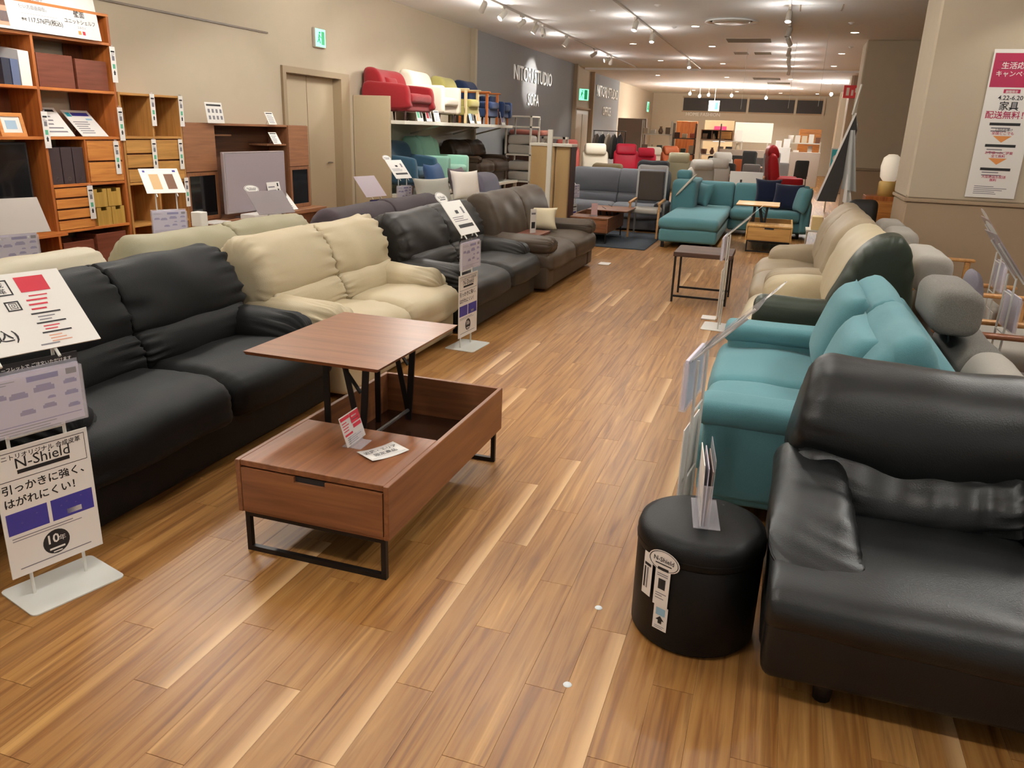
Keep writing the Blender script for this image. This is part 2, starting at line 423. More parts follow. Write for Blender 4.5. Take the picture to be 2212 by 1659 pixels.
track(2.3, 1, 8.8, 'ceiling lighting track in front of the large beige column')
ZT = CEIL-.03
ORD = ['first', 'second', 'third', 'fourth', 'fifth', 'sixth', 'seventh', 'eighth', 'ninth', 'tenth', 'eleventh', 'twelfth', 'thirteenth', 'fourteenth', 'fifteenth', 'sixteenth', 'seventeenth', 'eighteenth', 'nineteenth', 'twentieth']
# spotlights seen on the tracks: (y, aim x, aim y, aim z, on)
for i, (y, ax, ay, az, on) in enumerate(((12.3, -5.9, 13.4, 1.9, 1), (13.2, -5.6, 11.9, 1.8, 1), (14.2, -6.3, 15.0, 2.4, 0), (15.0, -5.7, 14.6, 1.5, 1), (15.5, -3.6, 13.6, .6, 0),
                                        (17.2, -5.8, 17.0, 1.5, 1), (19.8, -6.4, 20.6, 2.4, 0), (21.3, -6.4, 20.3, 2.75, 1), (21.7, -5.4, 24.2, .8, 1))):
    spotlight(-4.67, y, ZT, ax, ay, az, on, watt=420 if i == 7 else 170, cone=34 if i == 7 else 62, label='white spotlight, %s in view from the camera on the track by the left wall' % ORD[i])
for i, (y, ax, ay, az) in enumerate(((14.6, -3.2, 13.5, .5), (16.4, -2.6, 15.2, .3), (22.6, -2.2, 20.5, .4))):
    spotlight(-2.75, y, ZT, ax, ay, az, True, watt=230, label='white spotlight, %s from the camera on the middle ceiling track' % ORD[i])
for i, (y, ax, ay, az) in enumerate(((13.6, -.4, 12.4, .3), (15.6, -1.2, 14.6, .5), (17.0, .9, 18.2, 1.2), (19.0, -.6, 21, .5), (20.6, -.4, 22, .5), (22.5, .8, 24, .6), (24.5, -.6, 26, .5))):
    spotlight(-.24, y, ZT, ax, ay, az, i not in (1, 2), watt=230, label='white spotlight, %s from the camera on the track above the aisle' % ORD[i])
# lamps on the near lengths of the tracks, above the frame: light only
def beam(x, y, tx, ty, tz, watt, cone=70, soft=.05, blend=.6):
    ld = bpy.data.lights.new('spot_beam', 'SPOT'); ld.energy = watt; ld.color = LAMP; ld.spot_size = rad(cone); ld.spot_blend = blend; ld.shadow_soft_size = soft
    o = link('spot_beam', ld, None, (x, y, 3.28)); d = Vector((tx-x, ty-y, tz-3.28)); o.rotation_euler = d.to_track_quat('-Z', 'Y').to_euler(); return o
for x, y, tx, ty, tz, wt in (
        (-4.67, 3.6, -6.0, 4.9, 1.2, 1.2), (-4.67, 4.9, -1.6, 1.7, 0, 1.1), (-4.67, 5.4, -6.1, 5.9, 1.1, 1.2), (-4.67, 7.2, -6.1, 7.6, 1.0, 1.0), (-4.67, 8.6, -6.2, 8.3, 1.3, 1.0),
        (-4.67, 9.8, -6.1, 11.9, 1.9, 1.6), (-4.67, 11.0, -5.6, 12.2, 1.9, 1.6), (-4.67, 6.5, -2.7, 5.0, .4, .9), (-4.67, 10.4, -2.6, 9.0, .4, .8),
        (-2.75, 2.2, -2.4, 3.2, .3, .55), (-2.75, 4.3, -1.0, 2.2, 0, 1.0), (-2.75, 5.4, -2.2, 4.6, .4, .9), (-2.75, 7.4, -2.2, 6.8, .4, .9), (-2.75, 9.4, -2.2, 8.6, .4, .9), (-2.75, 11.5, -3.0, 12.4, .5, .9), (-2.75, 6.3, -1.2, 4.2, 0, .9),
        (-.24, 1.6, -1.0, .9, 0, .5), (-.24, 3.4, -.9, 3.0, 0, 1.0), (-.24, 5.2, -.4, 4.1, .4, 1.0), (-.24, 6.8, .2, 5.8, .5, 1.0), (-.24, 8.4, -.8, 7.4, 0, 1.0), (-.24, 10.2, -.8, 9.6, 0, .9), (-.24, 11.8, -.6, 12.8, .4, 1.0), (-.24, 7.6, 1.5, 9.0, 1.6, .6),
        (2.3, 2.0, .9, 2.4, .4, .35), (2.3, 4.4, .6, 3.4, .8, .9), (2.3, 4.0, -.2, 1.6, 0, .9), (2.3, 5.8, .9, 5.0, .8, 1.0), (2.3, 7.2, 1.4, 6.4, .5, .9), (2.3, 8.4, 1.6, 8.9, 1.2, .5)):
    beam(x, y, tx, ty, tz, SPOT_W*wt)
# added fill lights above the frame, no fixtures, brightening the near ceiling
for x in (-4.6, -1.6, 1.9):
    for y in (.8, 5.2, 9.8):
        ld = bpy.data.lights.new('near_fill', 'POINT'); ld.energy = DOWN_W*3.0; ld.color = LAMP; ld.shadow_soft_size = .15
        link('near_fill', ld, None, (x, y, CEIL-.42))
# recessed downlights
DL = mesh_of(MB().lathe([(.07, 0), (.085, -.006), (.09, 0)], 16), LAMPW); DLG = mesh_of(MB().lathe([(0, .004), (.07, .004), (.07, -.001)], 16), EMIT)
dls = sorted([(-1.9, 16.0), (-1.9, 19.5), (.9, 17.0), (.9, 21.0), (-3.6, 19.0), (-3.6, 23.2), (-2.0, 24.0), (.9, 24.5), (-4.4, 28.0), (-2.2, 28.5), (-.2, 29), (1.0, 31), (-5.0, 33), (-3.4, 33.5), (-1.6, 34), (.2, 34.5), (-4.2, 37), (-2.4, 37.5), (-.6, 38), (.9, 38)], key=lambda p: p[1])
for i, (x, y) in enumerate(dls):
    z = CEIL-.001 if y < 26 else CEIL-.061
    t = thing('recessed_downlight', 'small round glowing recessed downlight, %s nearest to the camera' % ORD[i], 'downlight', (x, y, z), 0, 'recessed downlights')
    link('trim_ring', DL, t); link('glow_disc', DLG, t, (0, 0, -.003))
    if i % 2: continue
    ld = bpy.data.lights.new('downlight_beam', 'SPOT'); ld.energy = DOWN_W*18; ld.color = LAMP; ld.spot_size = rad(125); ld.spot_blend = .8; ld.shadow_soft_size = .07
    link('downlight_beam', ld, t, (0, 0, -.012))
# hanging far pendants (bright bulbs near the back)
for i, (x, y, z) in enumerate(((-3.9, 33.2, 3.12), (-3.55, 33.5, 3.05), (-3.2, 33.4, 3.1), (-1.05, 34.0, 3.06), (-2.3, 33.0, 3.08), (1.15, 30.0, 3.05))):
    t = thing('pendant_lamp', 'glowing pendant bulb hanging at the back of the shop, %s from the left' % ORD[i], 'pendant lamp', (x, y, z), 0, 'pendants at the back')
    MB().bar((0, 0, .08), (0, 0, CEIL-.061-z), .006).obj('cord', LAMPW, t); MB().lathe([(0, .09), (.03, .08), (.04, .03), (.02, .09)], 10).obj('socket', LAMPW, t, True)
    MB().lathe([(0, -.055), (.035, -.045), (.055, 0), (.04, .04), (.02, .08)], 12).obj('bulb', EMIT, t, True)
    ld = bpy.data.lights.new('bulb_light', 'POINT'); ld.energy = 130; ld.color = LAMP; ld.shadow_soft_size = .08; link('bulb_light', ld, t, (0, 0, -.1))
# ceiling fittings
t = thing('ceiling_diffuser', 'round white air diffuser with a shadow ring in the ceiling', 'vent', (-1.21, 15.3, CEIL))
MB().lathe([(.40, 0), (.44, -.012), (.45, -.03), (.40, -.028), (.37, -.004)], 40).obj('outer_ring', CEILM, t, True)
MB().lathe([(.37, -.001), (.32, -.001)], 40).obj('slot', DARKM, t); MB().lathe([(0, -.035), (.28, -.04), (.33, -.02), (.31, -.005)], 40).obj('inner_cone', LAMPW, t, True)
def slotvent(x, y, w_, d_, lab, m=None, z=CEIL):
    t = thing('slot_vent', lab, 'vent', (x, y, z)); MB().box(-w_/2, w_/2, -d_/2, d_/2, -.006, -.0005).obj('vent_frame', CEILM, t)
    n = max(2, int(d_/.05))
    for i in range(n): MB().box(-w_/2+.02, w_/2-.02, -d_/2+.02+i*(d_-.04)/n, -d_/2+.01+(i+1)*(d_-.04)/n-.012, -.012, -.006).obj('vent_slat', m or mat('vent_dark', '75684f', .7), t)
slotvent(-1.05, 18.3, .92, .75, 'long dark slot vent in the ceiling beyond the round diffuser')
slotvent(-.85, 21.0, .42, .62, 'short dark vent grille in the ceiling, third fitting beyond the diffuser')
slotvent(-1.35, 21.0, .36, .62, 'short pale vent grille in the ceiling beside the short dark one', mat('vent_pale', '938671', .7))
slotvent(-.95, 29.0, .9, 1.0, 'slot vent in the far lowered ceiling', None, CEIL-.06)
slotvent(-.6, 31.2, .8, 1.0, 'second slot vent in the far lowered ceiling', None, CEIL-.06)
t = thing('access_panel', 'thin outlined rectangular access panel in the ceiling right of the aisle track', 'panel', (.21, 13.9, CEIL))
MB().box(-.29, .29, -.3, .3, -.004, -.0005).obj('panel_leaf', CEILM, t); MB().box(-.31, -.29, -.32, .32, -.006, -.0005).obj('panel_frame', JAMB, t); MB().box(.29, .31, -.32, .32, -.006, -.0005).obj('panel_frame', JAMB, t)
for i, (x, y) in enumerate(((-3.35, 13.9), (-2.3, 16.1), (.75, 15.6), (1.0, 19.5), (-2.2, 13.4))):
    tag(MB().lathe([(0, -.03), (.025, -.028), (.03, -.012), (.05, -.01), (.052, 0)], 14, (x, y, CEIL)).obj('smoke_detector', CEILM, None, True), 'small round ceiling detector, %s counted from the left' % ORD[i], 'detector', 'ceiling detectors')
# exit signs
GEXIT = mat('exit_glow', '7fe8b8', .4, emit=1.6); GEXD = mat('exit_green', '1f9a60', .4, emit=.5)
def exit_sign(loc, rz, w_, h_, lab, rod=0):
    t = thing('exit_sign', lab, 'exit sign', loc, rz); MB().cbox(-w_/2, w_/2, 0, .05, -h_/2, h_/2, .006).obj('housing', LAMPW, t)
    MB().box(-w_/2+.012, w_/2-.012, -.004, 0, -h_/2+.012, h_/2-.012).obj('glow_panel', GEXIT, t)
    if rod: MB().bar((0, .025, h_/2), (0, .025, rod), .008).obj('hanging_rod', LAMPW, t)
    b = MB(); u = w_/.27
    b.box(.02*u, .095*u, -.006, -.004, -.085*u, .085*u)
    b.obj('doorway_pictogram', GEXD, t)
    b = MB().lathe([(0, -.015), (.012*u, -.01), (.015*u, 0), (.012*u, .01), (0, .015)], 10, (-.03*u, -.006, .065*u)).sbar((-.035*u, -.006, .045*u), (-.05*u, -.006, -.01*u), .03*u, .004).sbar((-.05*u, -.006, -.01*u), (-.02*u, -.006, -.07*u), .018*u, .004).sbar((-.05*u, -.006, -.01*u), (-.09*u, -.006, -.06*u), .018*u, .004).sbar((-.04*u, -.006, .03*u), (.01*u, -.006, .0), .014*u, .004)
    b.obj('runner_pictogram', GEXD, t)
exit_sign((XL+.052, 10.37, 2.7), rad(90), .27, .25, 'green running man exit sign high on the left wall above the door')
exit_sign((XL+.10, 25.6, 2.68), rad(55), .45, .36, 'green exit sign on the wall between the two grey wall panels')
exit_sign((XL+.06, 38.3, 2.75), rad(90), .5, .45, 'small green exit sign at the far end of the left wall')
t_ = exit_sign((-3.0, 34.0, 2.72), 0, .42, .40, 'green exit sign hanging from the ceiling at the back of the shop', CEIL-.06-2.72)
t = thing('fire_equipment_sign', 'red sign with white pictograms jutting out beside the far columns', 'sign', (1.6, 26.9, 2.98)); MB().bar((0, 0, .18), (0, 0, CEIL-.06-2.98), .01).obj('hanging_rod', LAMPW, t); MB().box(-.24, .24, -.03, .03, -.18, .18).obj('housing', mat('sign_red', 'b02a2c', .4, emit=.25), t)
MB().box(-.16, -.08, -.034, -.03, -.11, .11).box(-.02, .04, -.034, -.03, -.11, .05).box(.08, .17, -.034, -.03, -.02, .1).obj('pictogram', WHITE, t)
# raised wall lettering
def wallletters(lab, y, z, lines):
    t = thing('wall_lettering', lab, 'sign', (XL+.02, y, z))
    for s, size, dz in lines:
        o = text(s, size, t, (.012, 0, dz), (rad(90), 0, rad(90)), WMETAL, 'CENTER', ext=.03, bold=.012)
wallletters('raised white letters on the nearer grey wall panel', 20.5, 2.72, (('NITORI STUDIO', .46, 0), ('SOFA', .40, -.55)))
wallletters('raised white letters on the farther grey wall panel', 29.5, 2.75, (('NITORI STUDIO', .50, 0), ('OFFICE', .42, -.6)))

# ------------------------------------------------------------------ sofas
def leather(name, col, rough=.42, b=.10): return mat(name, col, rough, bump=(220, b, 'voronoi'), var=.06, spec=.22)
def fabric(name, col, b=.5, sheen=.15, var=.10, vsc=160): return mat(name, col, .92, bump=(420, b), var=var, sheen=sheen, spec=.2, vs_=vsc)
NP = 64
BACK_HI = [(.56, .56), (.565, .68), (.62, .80), (.70, .885), (.79, .905), (.88, .86), (.93, .74), (.93, .45), (.80, .42), (.66, .48)]
LUMBAR = [(.50, .40), (.485, .48), (.52, .565), (.60, .60), (.72, .58), (.74, .42), (.62, .34)]
SEAT = [(.02, .22), (-.015, .30), (.0, .385), (.09, .435), (.30, .45), (.54, .42), (.62, .36), (.60, .22), (.3, .19)]
def scaled(p, sy=1, sz=1, dy=0, dz=0): return [(a*sy+dy, b*sz+dz) for a, b in p]

def sofa(name, label, loc, rotz, w, d=.95, hb=.9, m=None, seats=2, arms=(1, 1), arm_w=.24, arm_h=.58, cat='sofa', group=None, split=True, gather=.012,
         skirt=.03, back=None, lumb=None, seat=None, arm_style='pillow', foot=None, lean=0, headrest=None, back_split=True, cut=0):
    t = thing(name, label, cat, loc, rotz, group); sy, sz = d/.95, hb/.9
    back = crs(scaled(back or BACK_HI, sy, sz), NP); seat = crs(scaled(seat or SEAT, sy, 1), NP)
    lumb_ = crs(scaled(lumb or LUMBAR, sy, min(sz, 1)), NP) if lumb is not False else None
    aw = arm_w
    MB().loft(rrect(.04, d-.03, skirt, .27, .03), .015, w-.015, 'x', .03, .03, 6).obj('base', m, t, True)
    MB().loft(rrect(d*.86, d*1.0, skirt+.02, hb*.86, .04), .03, w-.03, 'x', .04, .04, 6).obj('rear_panel', m, t, True)
    a0 = .0 if not arms[0] else .0; xs = [w*i/seats for i in range(seats+1)]
    for i in range(seats):
        sd = len(label)+i
        MB().loft(seat, xs[i]+.004, xs[i+1]-.004, 'x', .075, .075, 10, (gather*.3, gather*.3), sd, rip=.014, puff=.05, k=5).obj('seat_cushion', m, t, True)
    n = seats if back_split else 1
    bx0, bx1 = (.02 if arms[0] else .0), w-(.02 if arms[1] else 0)-cut
    for i in range(n):
        p0 = bx0+(bx1-bx0)*i/n; p1 = bx0+(bx1-bx0)*(i+1)/n; sd = len(label)*2+i
        MB().loft(back, p0+.002, p1-.002, 'x', .075 if i == 0 else .022, .075 if i == n-1 else .022, 22, (gather*(1.2 if i == 0 else .8), gather*(1.2 if i == n-1 else .8)), sd, rip=.014, k=5).obj('back_cushion', m, t, True)
        if lumb_: MB().loft(lumb_, p0+.06*(i == 0)+.002, p1-.06*(i == n-1)-.002, 'x', .03, .03, 16, (gather*.8, gather*.8), sd+3, rip=.01).obj('lumbar_cushion', m, t, True)
    for sd in (0, 1):
        if not arms[sd]: continue
        x0, x1 = (0, aw) if sd == 0 else (w-aw, w)
        if arm_style == 'pillow':
            pf = crs([(x0+.02, .36), (x0-.01, .46), (x0+.03, arm_h-.03), ((x0+x1)/2, arm_h), (x1-.03, arm_h-.03), (x1+.01, .46), (x1-.02, .36)], NP)
            def wp(P, sy=sy):
                u = max(0, min(1, (P[1]-.08*sy)/(.5*sy))); return (P[0], P[1], P[2]-.045*(1-u)**2)
            MB().loft(pf, .09*sy, .72*sy, 'y', .10, .04, 16, (gather*2.2, gather*.6), len(label)+7+sd, rip=.012, k=7, warp=wp, fold=13).obj('armrest', m, t, True)
            MB().loft(rrect(x0+.02, x1-.02, skirt+.02, .40, .04), .1*sy, d*.9, 'y', .05, .03, 5).obj('arm_body', m, t, True)
        elif arm_style == 'roll':
            pf = crs([(x0+.01, .40), (x0-.03, .50), (x0+.01, arm_h-.01), ((x0+x1)/2, arm_h+.02), (x1-.01, arm_h-.01), (x1+.03, .50), (x1-.01, .40)], NP)
            MB().loft(pf, .0, .86*sy, 'y', .07, .05, 12, (gather*2, 0), len(label)+7+sd, rip=.01, k=6).obj('armrest', m, t, True)
            MB().loft(rrect(x0+.01, x1-.01, skirt, .46, .03), .03, d*.92, 'y', .03, .03, 5).obj('arm_body', m, t, True)
        elif arm_style == 'slab':
            MB().loft(rrect(x0, x1, skirt+.03, arm_h-.03, .03), .03, d*.96, 'y', .04, .04, 5).obj('arm_body', m, t, True)
            MB().loft(rrect(x0-.02, x1+.02, arm_h-.11, arm_h, .05, 5), .005, d*.72, 'y', .035, .03, 8, rip=.004).obj('armrest', m, t, True)
    if foot:
        for x in (.1, w-.1):
            for y in (.1, d-.1): MB().bar((x, y, skirt+.02), (x, y, 0), .025, 10, .018).obj('foot', foot, t, True)
    return t

L_BLACK = leather('leather_black', '0a0a0a', .6)
L_CREAM = leather('leather_cream', 'b9ab8e', .5)
L_CHAR = leather('leather_charcoal', '2a2724', .45)
L_BROWN = leather('leather_taupe', '4d4237', .42)
L_IVORY = leather('leather_ivory', 'c9c0a8', .5)
L_SAGE = leather('leather_sage', 'a09a80', .5)
F_PLUM = fabric('fabric_plum_grey', '4a4044')
F_GREY = fabric('fabric_mid_grey', '6a6562')
F_SLATE = fabric('fabric_slate', '595a60')
F_TEAL = fabric('fabric_teal', '58868d', .35)
F_PALE = fabric('fabric_pale_grey', 'a7a197')
L_GREEN = leather('leather_dark_green', '2c3329', .4)
L_BEIGE = leather('leather_beige', 'a09078', .5)
L_BLK2 = mat('leather_black_glossy', '0c0e0f', .42, bump=(220, .08, 'voronoi'), var=.06, spec=.5)
FOOTD = mat('foot_dark', '1d1512', .5)
Q = rad(90)
# left row, fronts towards the aisle
sofa('leather_sofa', 'ivory leather sofa at the lower left corner, only its front end showing', (-2.5, .15, 0), Q, 1.70, m=L_IVORY)
sofa('leather_sofa', 'black leather two seat sofa at left beside the nearest sign stand', (-2.34, 2.02, 0), Q, 1.83, m=L_BLACK, hb=.90, gather=.022)
sofa('leather_sofa', 'cream leather two seat sofa behind the lift top coffee table', (-2.28, 3.92, 0), Q, 1.70, d=.97, m=L_CREAM, hb=.91, gather=.026, arm_w=.27)
sofa('leather_sofa', 'charcoal leather sofa beyond the cream one, behind the second sign stand', (-2.2, 5.70, 0), Q, 1.84, d=1.0, m=L_CHAR, hb=.90, gather=.022, arm_w=.27, arm_h=.57)
sofa('leather_sofa', 'taupe brown leather sofa with rolled arms, farthest of the left leather row', (-2.12, 7.66, 0), Q, 2.02, d=1.02, m=L_BROWN, hb=.93, arm_style='roll', arm_w=.26, arm_h=.55, gather=.008, lumb=False, back=[(.54, .42), (.55, .6), (.60, .78), (.68, .89), (.79, .92), (.89, .86), (.93, .7), (.93, .45), (.75, .38), (.6, .38)])
# second row, back to back with the first (facing the wall)
sofa('leather_sofa', 'ivory leather sofa whose back just shows behind the black sofa', (-4.25, 3.42, 0), -Q, 1.5, d=.86, hb=.90, m=L_IVORY, seats=2)
sofa('leather_sofa', 'sage beige leather sofa seen from behind, between cream sofa and wall shelves', (-4.32, 5.45, 0), -Q, 1.85, d=.90, hb=.91, m=L_SAGE, seats=2)
sofa('fabric_sofa', 'plum grey fabric sofa seen from behind the charcoal leather sofa', (-4.38, 8.0, 0), -Q, 2.2, d=.95, hb=.90, m=F_PLUM, seats=2, gather=.004, arm_style='slab')

# ------------------------------------------------------------------ printed cards and sign stands
INKS = [BLACK, INKGREY, RED, MAGENTA, PURPLE, LILAC, PEACH, ORANGE, CYAN, GREENP, WHITE, mat('print_sand', 'c9a574', .5), mat('print_umber', '6d4a34', .5), mat('print_sky', '8fb6cc', .5)]
def prt(rects, parent, y=-.0015, M=None, name='print'):
    """flat printed blocks on a card standing in local xz; rect = (x0, x1, z0, z1, ink)"""
    b = MB()
    for x0, x1, z0, z1, k in rects:
        b.cur = k; P = [(x0, y, z0), (x1, y, z0), (x1, y, z1), (x0, y, z1)]
        b.quad(*([M @ Vector(p) for p in P] if M else P))
    return b.obj(name, INKS, parent)
def lines(x0, x1, z0, z1, n, ink, r=R):
    h = (z1-z0)/n; return [(x0, x0+(x1-x0)*r.uniform(.55, 1), z1-h*(i+.7), z1-h*(i+.35), ink) for i in range(n)]
V = rad(90)
def oval(parent, x, z, y, rx, rz, txt=True):
    b = MB().lathe([(0, 0), (1, 0)], 24); b.v = [(x+p[0]*rx, y, z+p[1]*rz) for p in b.v]; o = b.obj('oval_tag', WHITE, parent)
    b = MB().lathe([(.88, 0), (.93, 0)], 24); b.v = [(x+p[0]*rx, y-.001, z+p[1]*rz) for p in b.v]; b.obj('oval_rim', BLACK, o)
    if txt: text('N-Shield', rz*.62, o, (x, y-.0012, z-.1*rz), (V, 0, 0), BLACK, 'CENTER', bold=.01); prt([(x-rx*.5, x+rx*.5, z-rz*.36, z-rz*.22, 0)], o, y-.0012)
    return o
def sofa_icon(x, z, s, ink): return [(x-s, x+s, z-s*.3, z+s*.1, ink), (x-s*.8, x+s*.8, z+s*.1, z+s*.5, ink), (x-s*1.1, x-s*.8, z-s*.3, z+s*.25, ink), (x+s*.8, x+s*1.1, z-s*.3, z+s*.25, ink)]

def sign_stand(label, loc, rotz, board=None, pocket=True, card=.42, shield=False, big=False, black=False, ov=True, cardh=.28, swatch=False, h=.87, tilt=45, cmat=None, blank=False):
    t = thing('sign_stand', label, 'sign stand', loc, rotz, 'sign stands by the sofas')
    b = MB(); pf = rrect(-.16, .16, -.11, .13, .02, 3); b.add([(x, y, .001) for x, y in pf]+[(x, y, .006) for x, y in pf], [tuple(reversed(range(len(pf)))), tuple(range(len(pf), 2*len(pf)))]+[(i, (i+1) % len(pf), len(pf)+(i+1) % len(pf), len(pf)+i) for i in range(len(pf))]).obj('base_plate', WMETAL, t)
    for x in (-.09, .09): MB().bar((x, .03, .004), (x, .03, h), .006).obj('pole', WMETAL, t)
    for z in (.3, .58, .80):
        if z < h: MB().bar((-.09, .03, z), (.09, .03, z), .004, 6).obj('cross_rod', WMETAL, t)
    if board:
        z0, z1, bw = board
        o = MB().box(-bw/2, bw/2, .012, .016, z0, z1).obj('lower_board', WHITE, t)
        if shield:
            H = z1-z0; W2 = bw/2; fz = lambda u: z0+u*H
            prt([(-W2+.012, W2-.012, fz(.965), fz(.970), 0), (-W2+.012, W2-.012, fz(.755), fz(.76), 0), (-W2+.012, -W2+.014, fz(.755), fz(.97), 0), (W2-.014, W2-.012, fz(.755), fz(.97), 0),
                 (-.085, .085, fz(.795), fz(.825), 0), (-W2+.012, -.012, fz(.34), fz(.51), 4), (.0, W2-.012, fz(.34), fz(.51), 4), (.05, .1, fz(.36), fz(.40), 10),
                 (-W2+.02, W2-.09, fz(.305), fz(.312), 1), (-W2+.02, W2-.06, fz(.285), fz(.291), 1), (-W2+.03, W2-.04, fz(.055), fz(.063), 1)]+[(R.uniform(.01, .12), 0, 0, 0, 5) for i in range(0)]
                +[(a, a+.006, fz(c), fz(c+.01), 5) for a, c in ((.03, .44), (.05, .46), (.08, .43), (.1, .47), (-.05, .45), (-.1, .41))], o, .0115)
            text('ニトリオリジナル 合成皮革', .021, o, (0, .0112, fz(.915)), (V, 0, 0), BLACK, 'CENTER', bold=.01)
            text('N-Shield', .052, o, (0, .0112, fz(.838)), (V, 0, 0), BLACK, 'CENTER', bold=.004)
            text('引っかきに強く、', .036, o, (-W2+.012, .0112, fz(.665)), (V, 0, 0), BLACK, bold=.018, sx=bw/.305)
            text('はがれにくい！', .036, o, (-W2+.012, .0112, fz(.56)), (V, 0, 0), BLACK, bold=.018, sx=bw/.305)
            c = MB().lathe([(0, 0), (.045, 0)], 24); c.v = [(p[0], .0113, fz(.175)+p[1]) for p in c.v]; c.obj('badge', BLACK, o)
            text('10', .046, o, (-.012, .0108, fz(.17)), (V, 0, 0), WHITE, 'CENTER', bold=.02); text('年', .024, o, (.021, .0108, fz(.172)), (V, 0, 0), WHITE, 'CENTER'); prt([(-.026, .026, fz(.115), fz(.13), 10), (-.015, .015, fz(.09), fz(.1), 10)], o, .0108)
        else:
            prt([(-bw/2+.02, bw/2-.02, z1-.05, z1-.03, 0), (-bw/2+.02, 0, z0+.12, z0+.24, 4), (.01, bw/2-.02, z0+.12, z0+.24, 4)]+lines(-bw/2+.02, bw/2-.02, z0+.26, z1-.07, 3, 0)+lines(-bw/2+.02, bw/2-.02, z0+.02, z0+.1, 4, 1), o, .0115)
    if pocket:
        o = MB().box(-.155, .155, -.012, -.010, .60, .79).box(-.155, .155, .010, .012, .60, .81).box(-.155, .155, -.012, .012, .598, .60).box(-.157, -.155, -.012, .012, .60, .79).box(.155, .157, -.012, .012, .60, .79).obj('acrylic_pocket', ACRYL, t)
        lf = MB().box(-.148, .148, -.006, .006, .604, .80).obj('leaflet', LEAF, t)
        prt([(-.02, .08, .765, .783, 4), (.105, .14, .765, .785, 0), (-.14, .14, .628, .631, 5)]+lines(-.14, .14, .606, .625, 2, 1)+lines(-.14, -.04, .766, .782, 2, 1)
            + sofa_icon(-.11, .73, .022, 5)+sofa_icon(-.05, .725, .026, 5)+sofa_icon(.03, .735, .03, 5)+sofa_icon(.115, .74, .02, 5)+sofa_icon(.115, .70, .02, 5)+sofa_icon(-.03, .665, .022, 5)+sofa_icon(.04, .672, .02, 5)+sofa_icon(.118, .655, .018, 5)+sofa_icon(.05, .70, .012, 5), lf, -.0065)
    if black:
        o = MB().box(-.16, .16, .013, .016, .795, .832).obj('header_strip', BLACK, t)
        text('カラーリーフレットで ご注文いただけます', .0145, o, (0, .0125, .808), (V, 0, 0), WHITE, 'CENTER', bold=.01)
    # tilted top card
    K = link('card_holder', None, t, (0, .0, h), (-rad(tilt), 0, 0)); K.empty_display_size = .02
    bpy.data.objects.remove(K)
    M = Matrix.Translation((0, 0, h)) @ Matrix.Rotation(-rad(tilt), 4, 'X')
    def tm(bl, nm, m_, par=t):
        o = bl.obj(nm, m_, par); o.matrix_local = M if par is t else Matrix(); return o
    o = tm(MB().box(-card/2, card/2, -.002, .002, 0, cardh), 'price_card', cmat or WHITE)
    for x in (-.09, .09): tm(MB().bar((x, .008, -.03), (x, .008, cardh*.8), .005, 6), 'card_support', WMETAL)
    if swatch:
        prt([(-card*.30, -card*.06, .04, cardh-.06, 11), (card*.08, card*.32, .04, cardh-.06, 12), (-card*.42, -card*.36, cardh-.04, cardh-.02, 4), (card*.34, card*.42, cardh-.04, cardh-.02, 4)], o, -.003)
    elif big:
        q = card/2; prt([(q-.155, q-.06, .235, .30, 2), (q-.14, q-.08, .215, .22, 2), (q-.165, q-.07, .14, .146, 0), (q-.165, q-.07, .10, .106, 0), (q-.165, q-.07, .06, .066, 0), (-.02, -.015, 0.23, .295, 0), (-.02, .06, .29, .295, 0), (.055, .06, .23, .295, 0), (-.02, .06, .23, .235, 0),
            (.015, .06, .165, .17, 0), (.015, .06, .20, .205, 0), (.055, .06, .165, .205, 0), (.015, .02, .165, .205, 0), (q-.19, q-.13, .015, .02, 1), (-q+.02, -.08, .15, .153, 1), (-.16, -.12, .18, .215, 0)]+lines(q-.155, q-.07, .153, .21, 3, 2)+lines(q-.15, q-.08, .11, .135, 2, 1)+lines(q-.15, q-.08, .07, .095, 2, 2)+lines(q-.15, q-.08, .02, .055, 3, 6), o, -.003)
        text('59,900円(税込)', .052, o, (q-.235, -.003, .055), (V, 0, 0), BLACK, 'RIGHT', bold=.012)
        text('合成', .024, o, (.02, -.003, .266), (V, 0, 0), BLACK, 'CENTER'); text('皮革', .024, o, (.02, -.003, .24), (V, 0, 0), BLACK, 'CENTER'); text('回', .028, o, (.038, -.003, .175), (V, 0, 0), BLACK, 'CENTER')
    elif not blank:
        q = card/2; prt([(-q*.2, q*.1, cardh*.62, cardh*.72, 0), (q*.5, q*.7, cardh*.6, cardh*.8, 1), (-q*.7, q*.8, cardh*.2, cardh*.3, 0)]+lines(-q*.8, q*.6, cardh*.38, cardh*.55, 3, 1), o, -.003)
    if ov:
        ob = oval(o, -card*.30, cardh+.035, .0, .085, .05, True)
    return t

sign_stand('white sign stand at far left with shield poster and price card, beside black sofa', (-2.23, 1.812, 0), rad(74), board=(.095, .555, .31), card=.48, shield=True, big=True, black=True, cardh=.32, h=.86, tilt=48)
sign_stand('white sign stand with shield poster between the cream and charcoal sofas', (-2.12, 5.42, 0), rad(86), board=(.09, .56, .32), card=.31, shield=True, black=True, cardh=.28, h=.855, tilt=38)
sign_stand('clear sign stand seen edge on in front of the near teal sofa', (-.235, 3.02, 0), rad(-96), board=(.1, .52, .28), card=.34, shield=True, cardh=.33, h=.79, tilt=44, cmat=ACRYL)
sign_stand('clear sign stand seen edge on beside the small square side table', (-.40, 6.95, 0), rad(-92), board=(.1, .52, .28), card=.34, cardh=.30, h=.80, tilt=46, cmat=ACRYL)
sign_stand('sign stand holding two wood colour samples in front of the oak drawer shelf', (-5.15, 5.78, 0), rad(62), board=None, card=.34, ov=False, cardh=.26, h=.95, tilt=40, swatch=True)
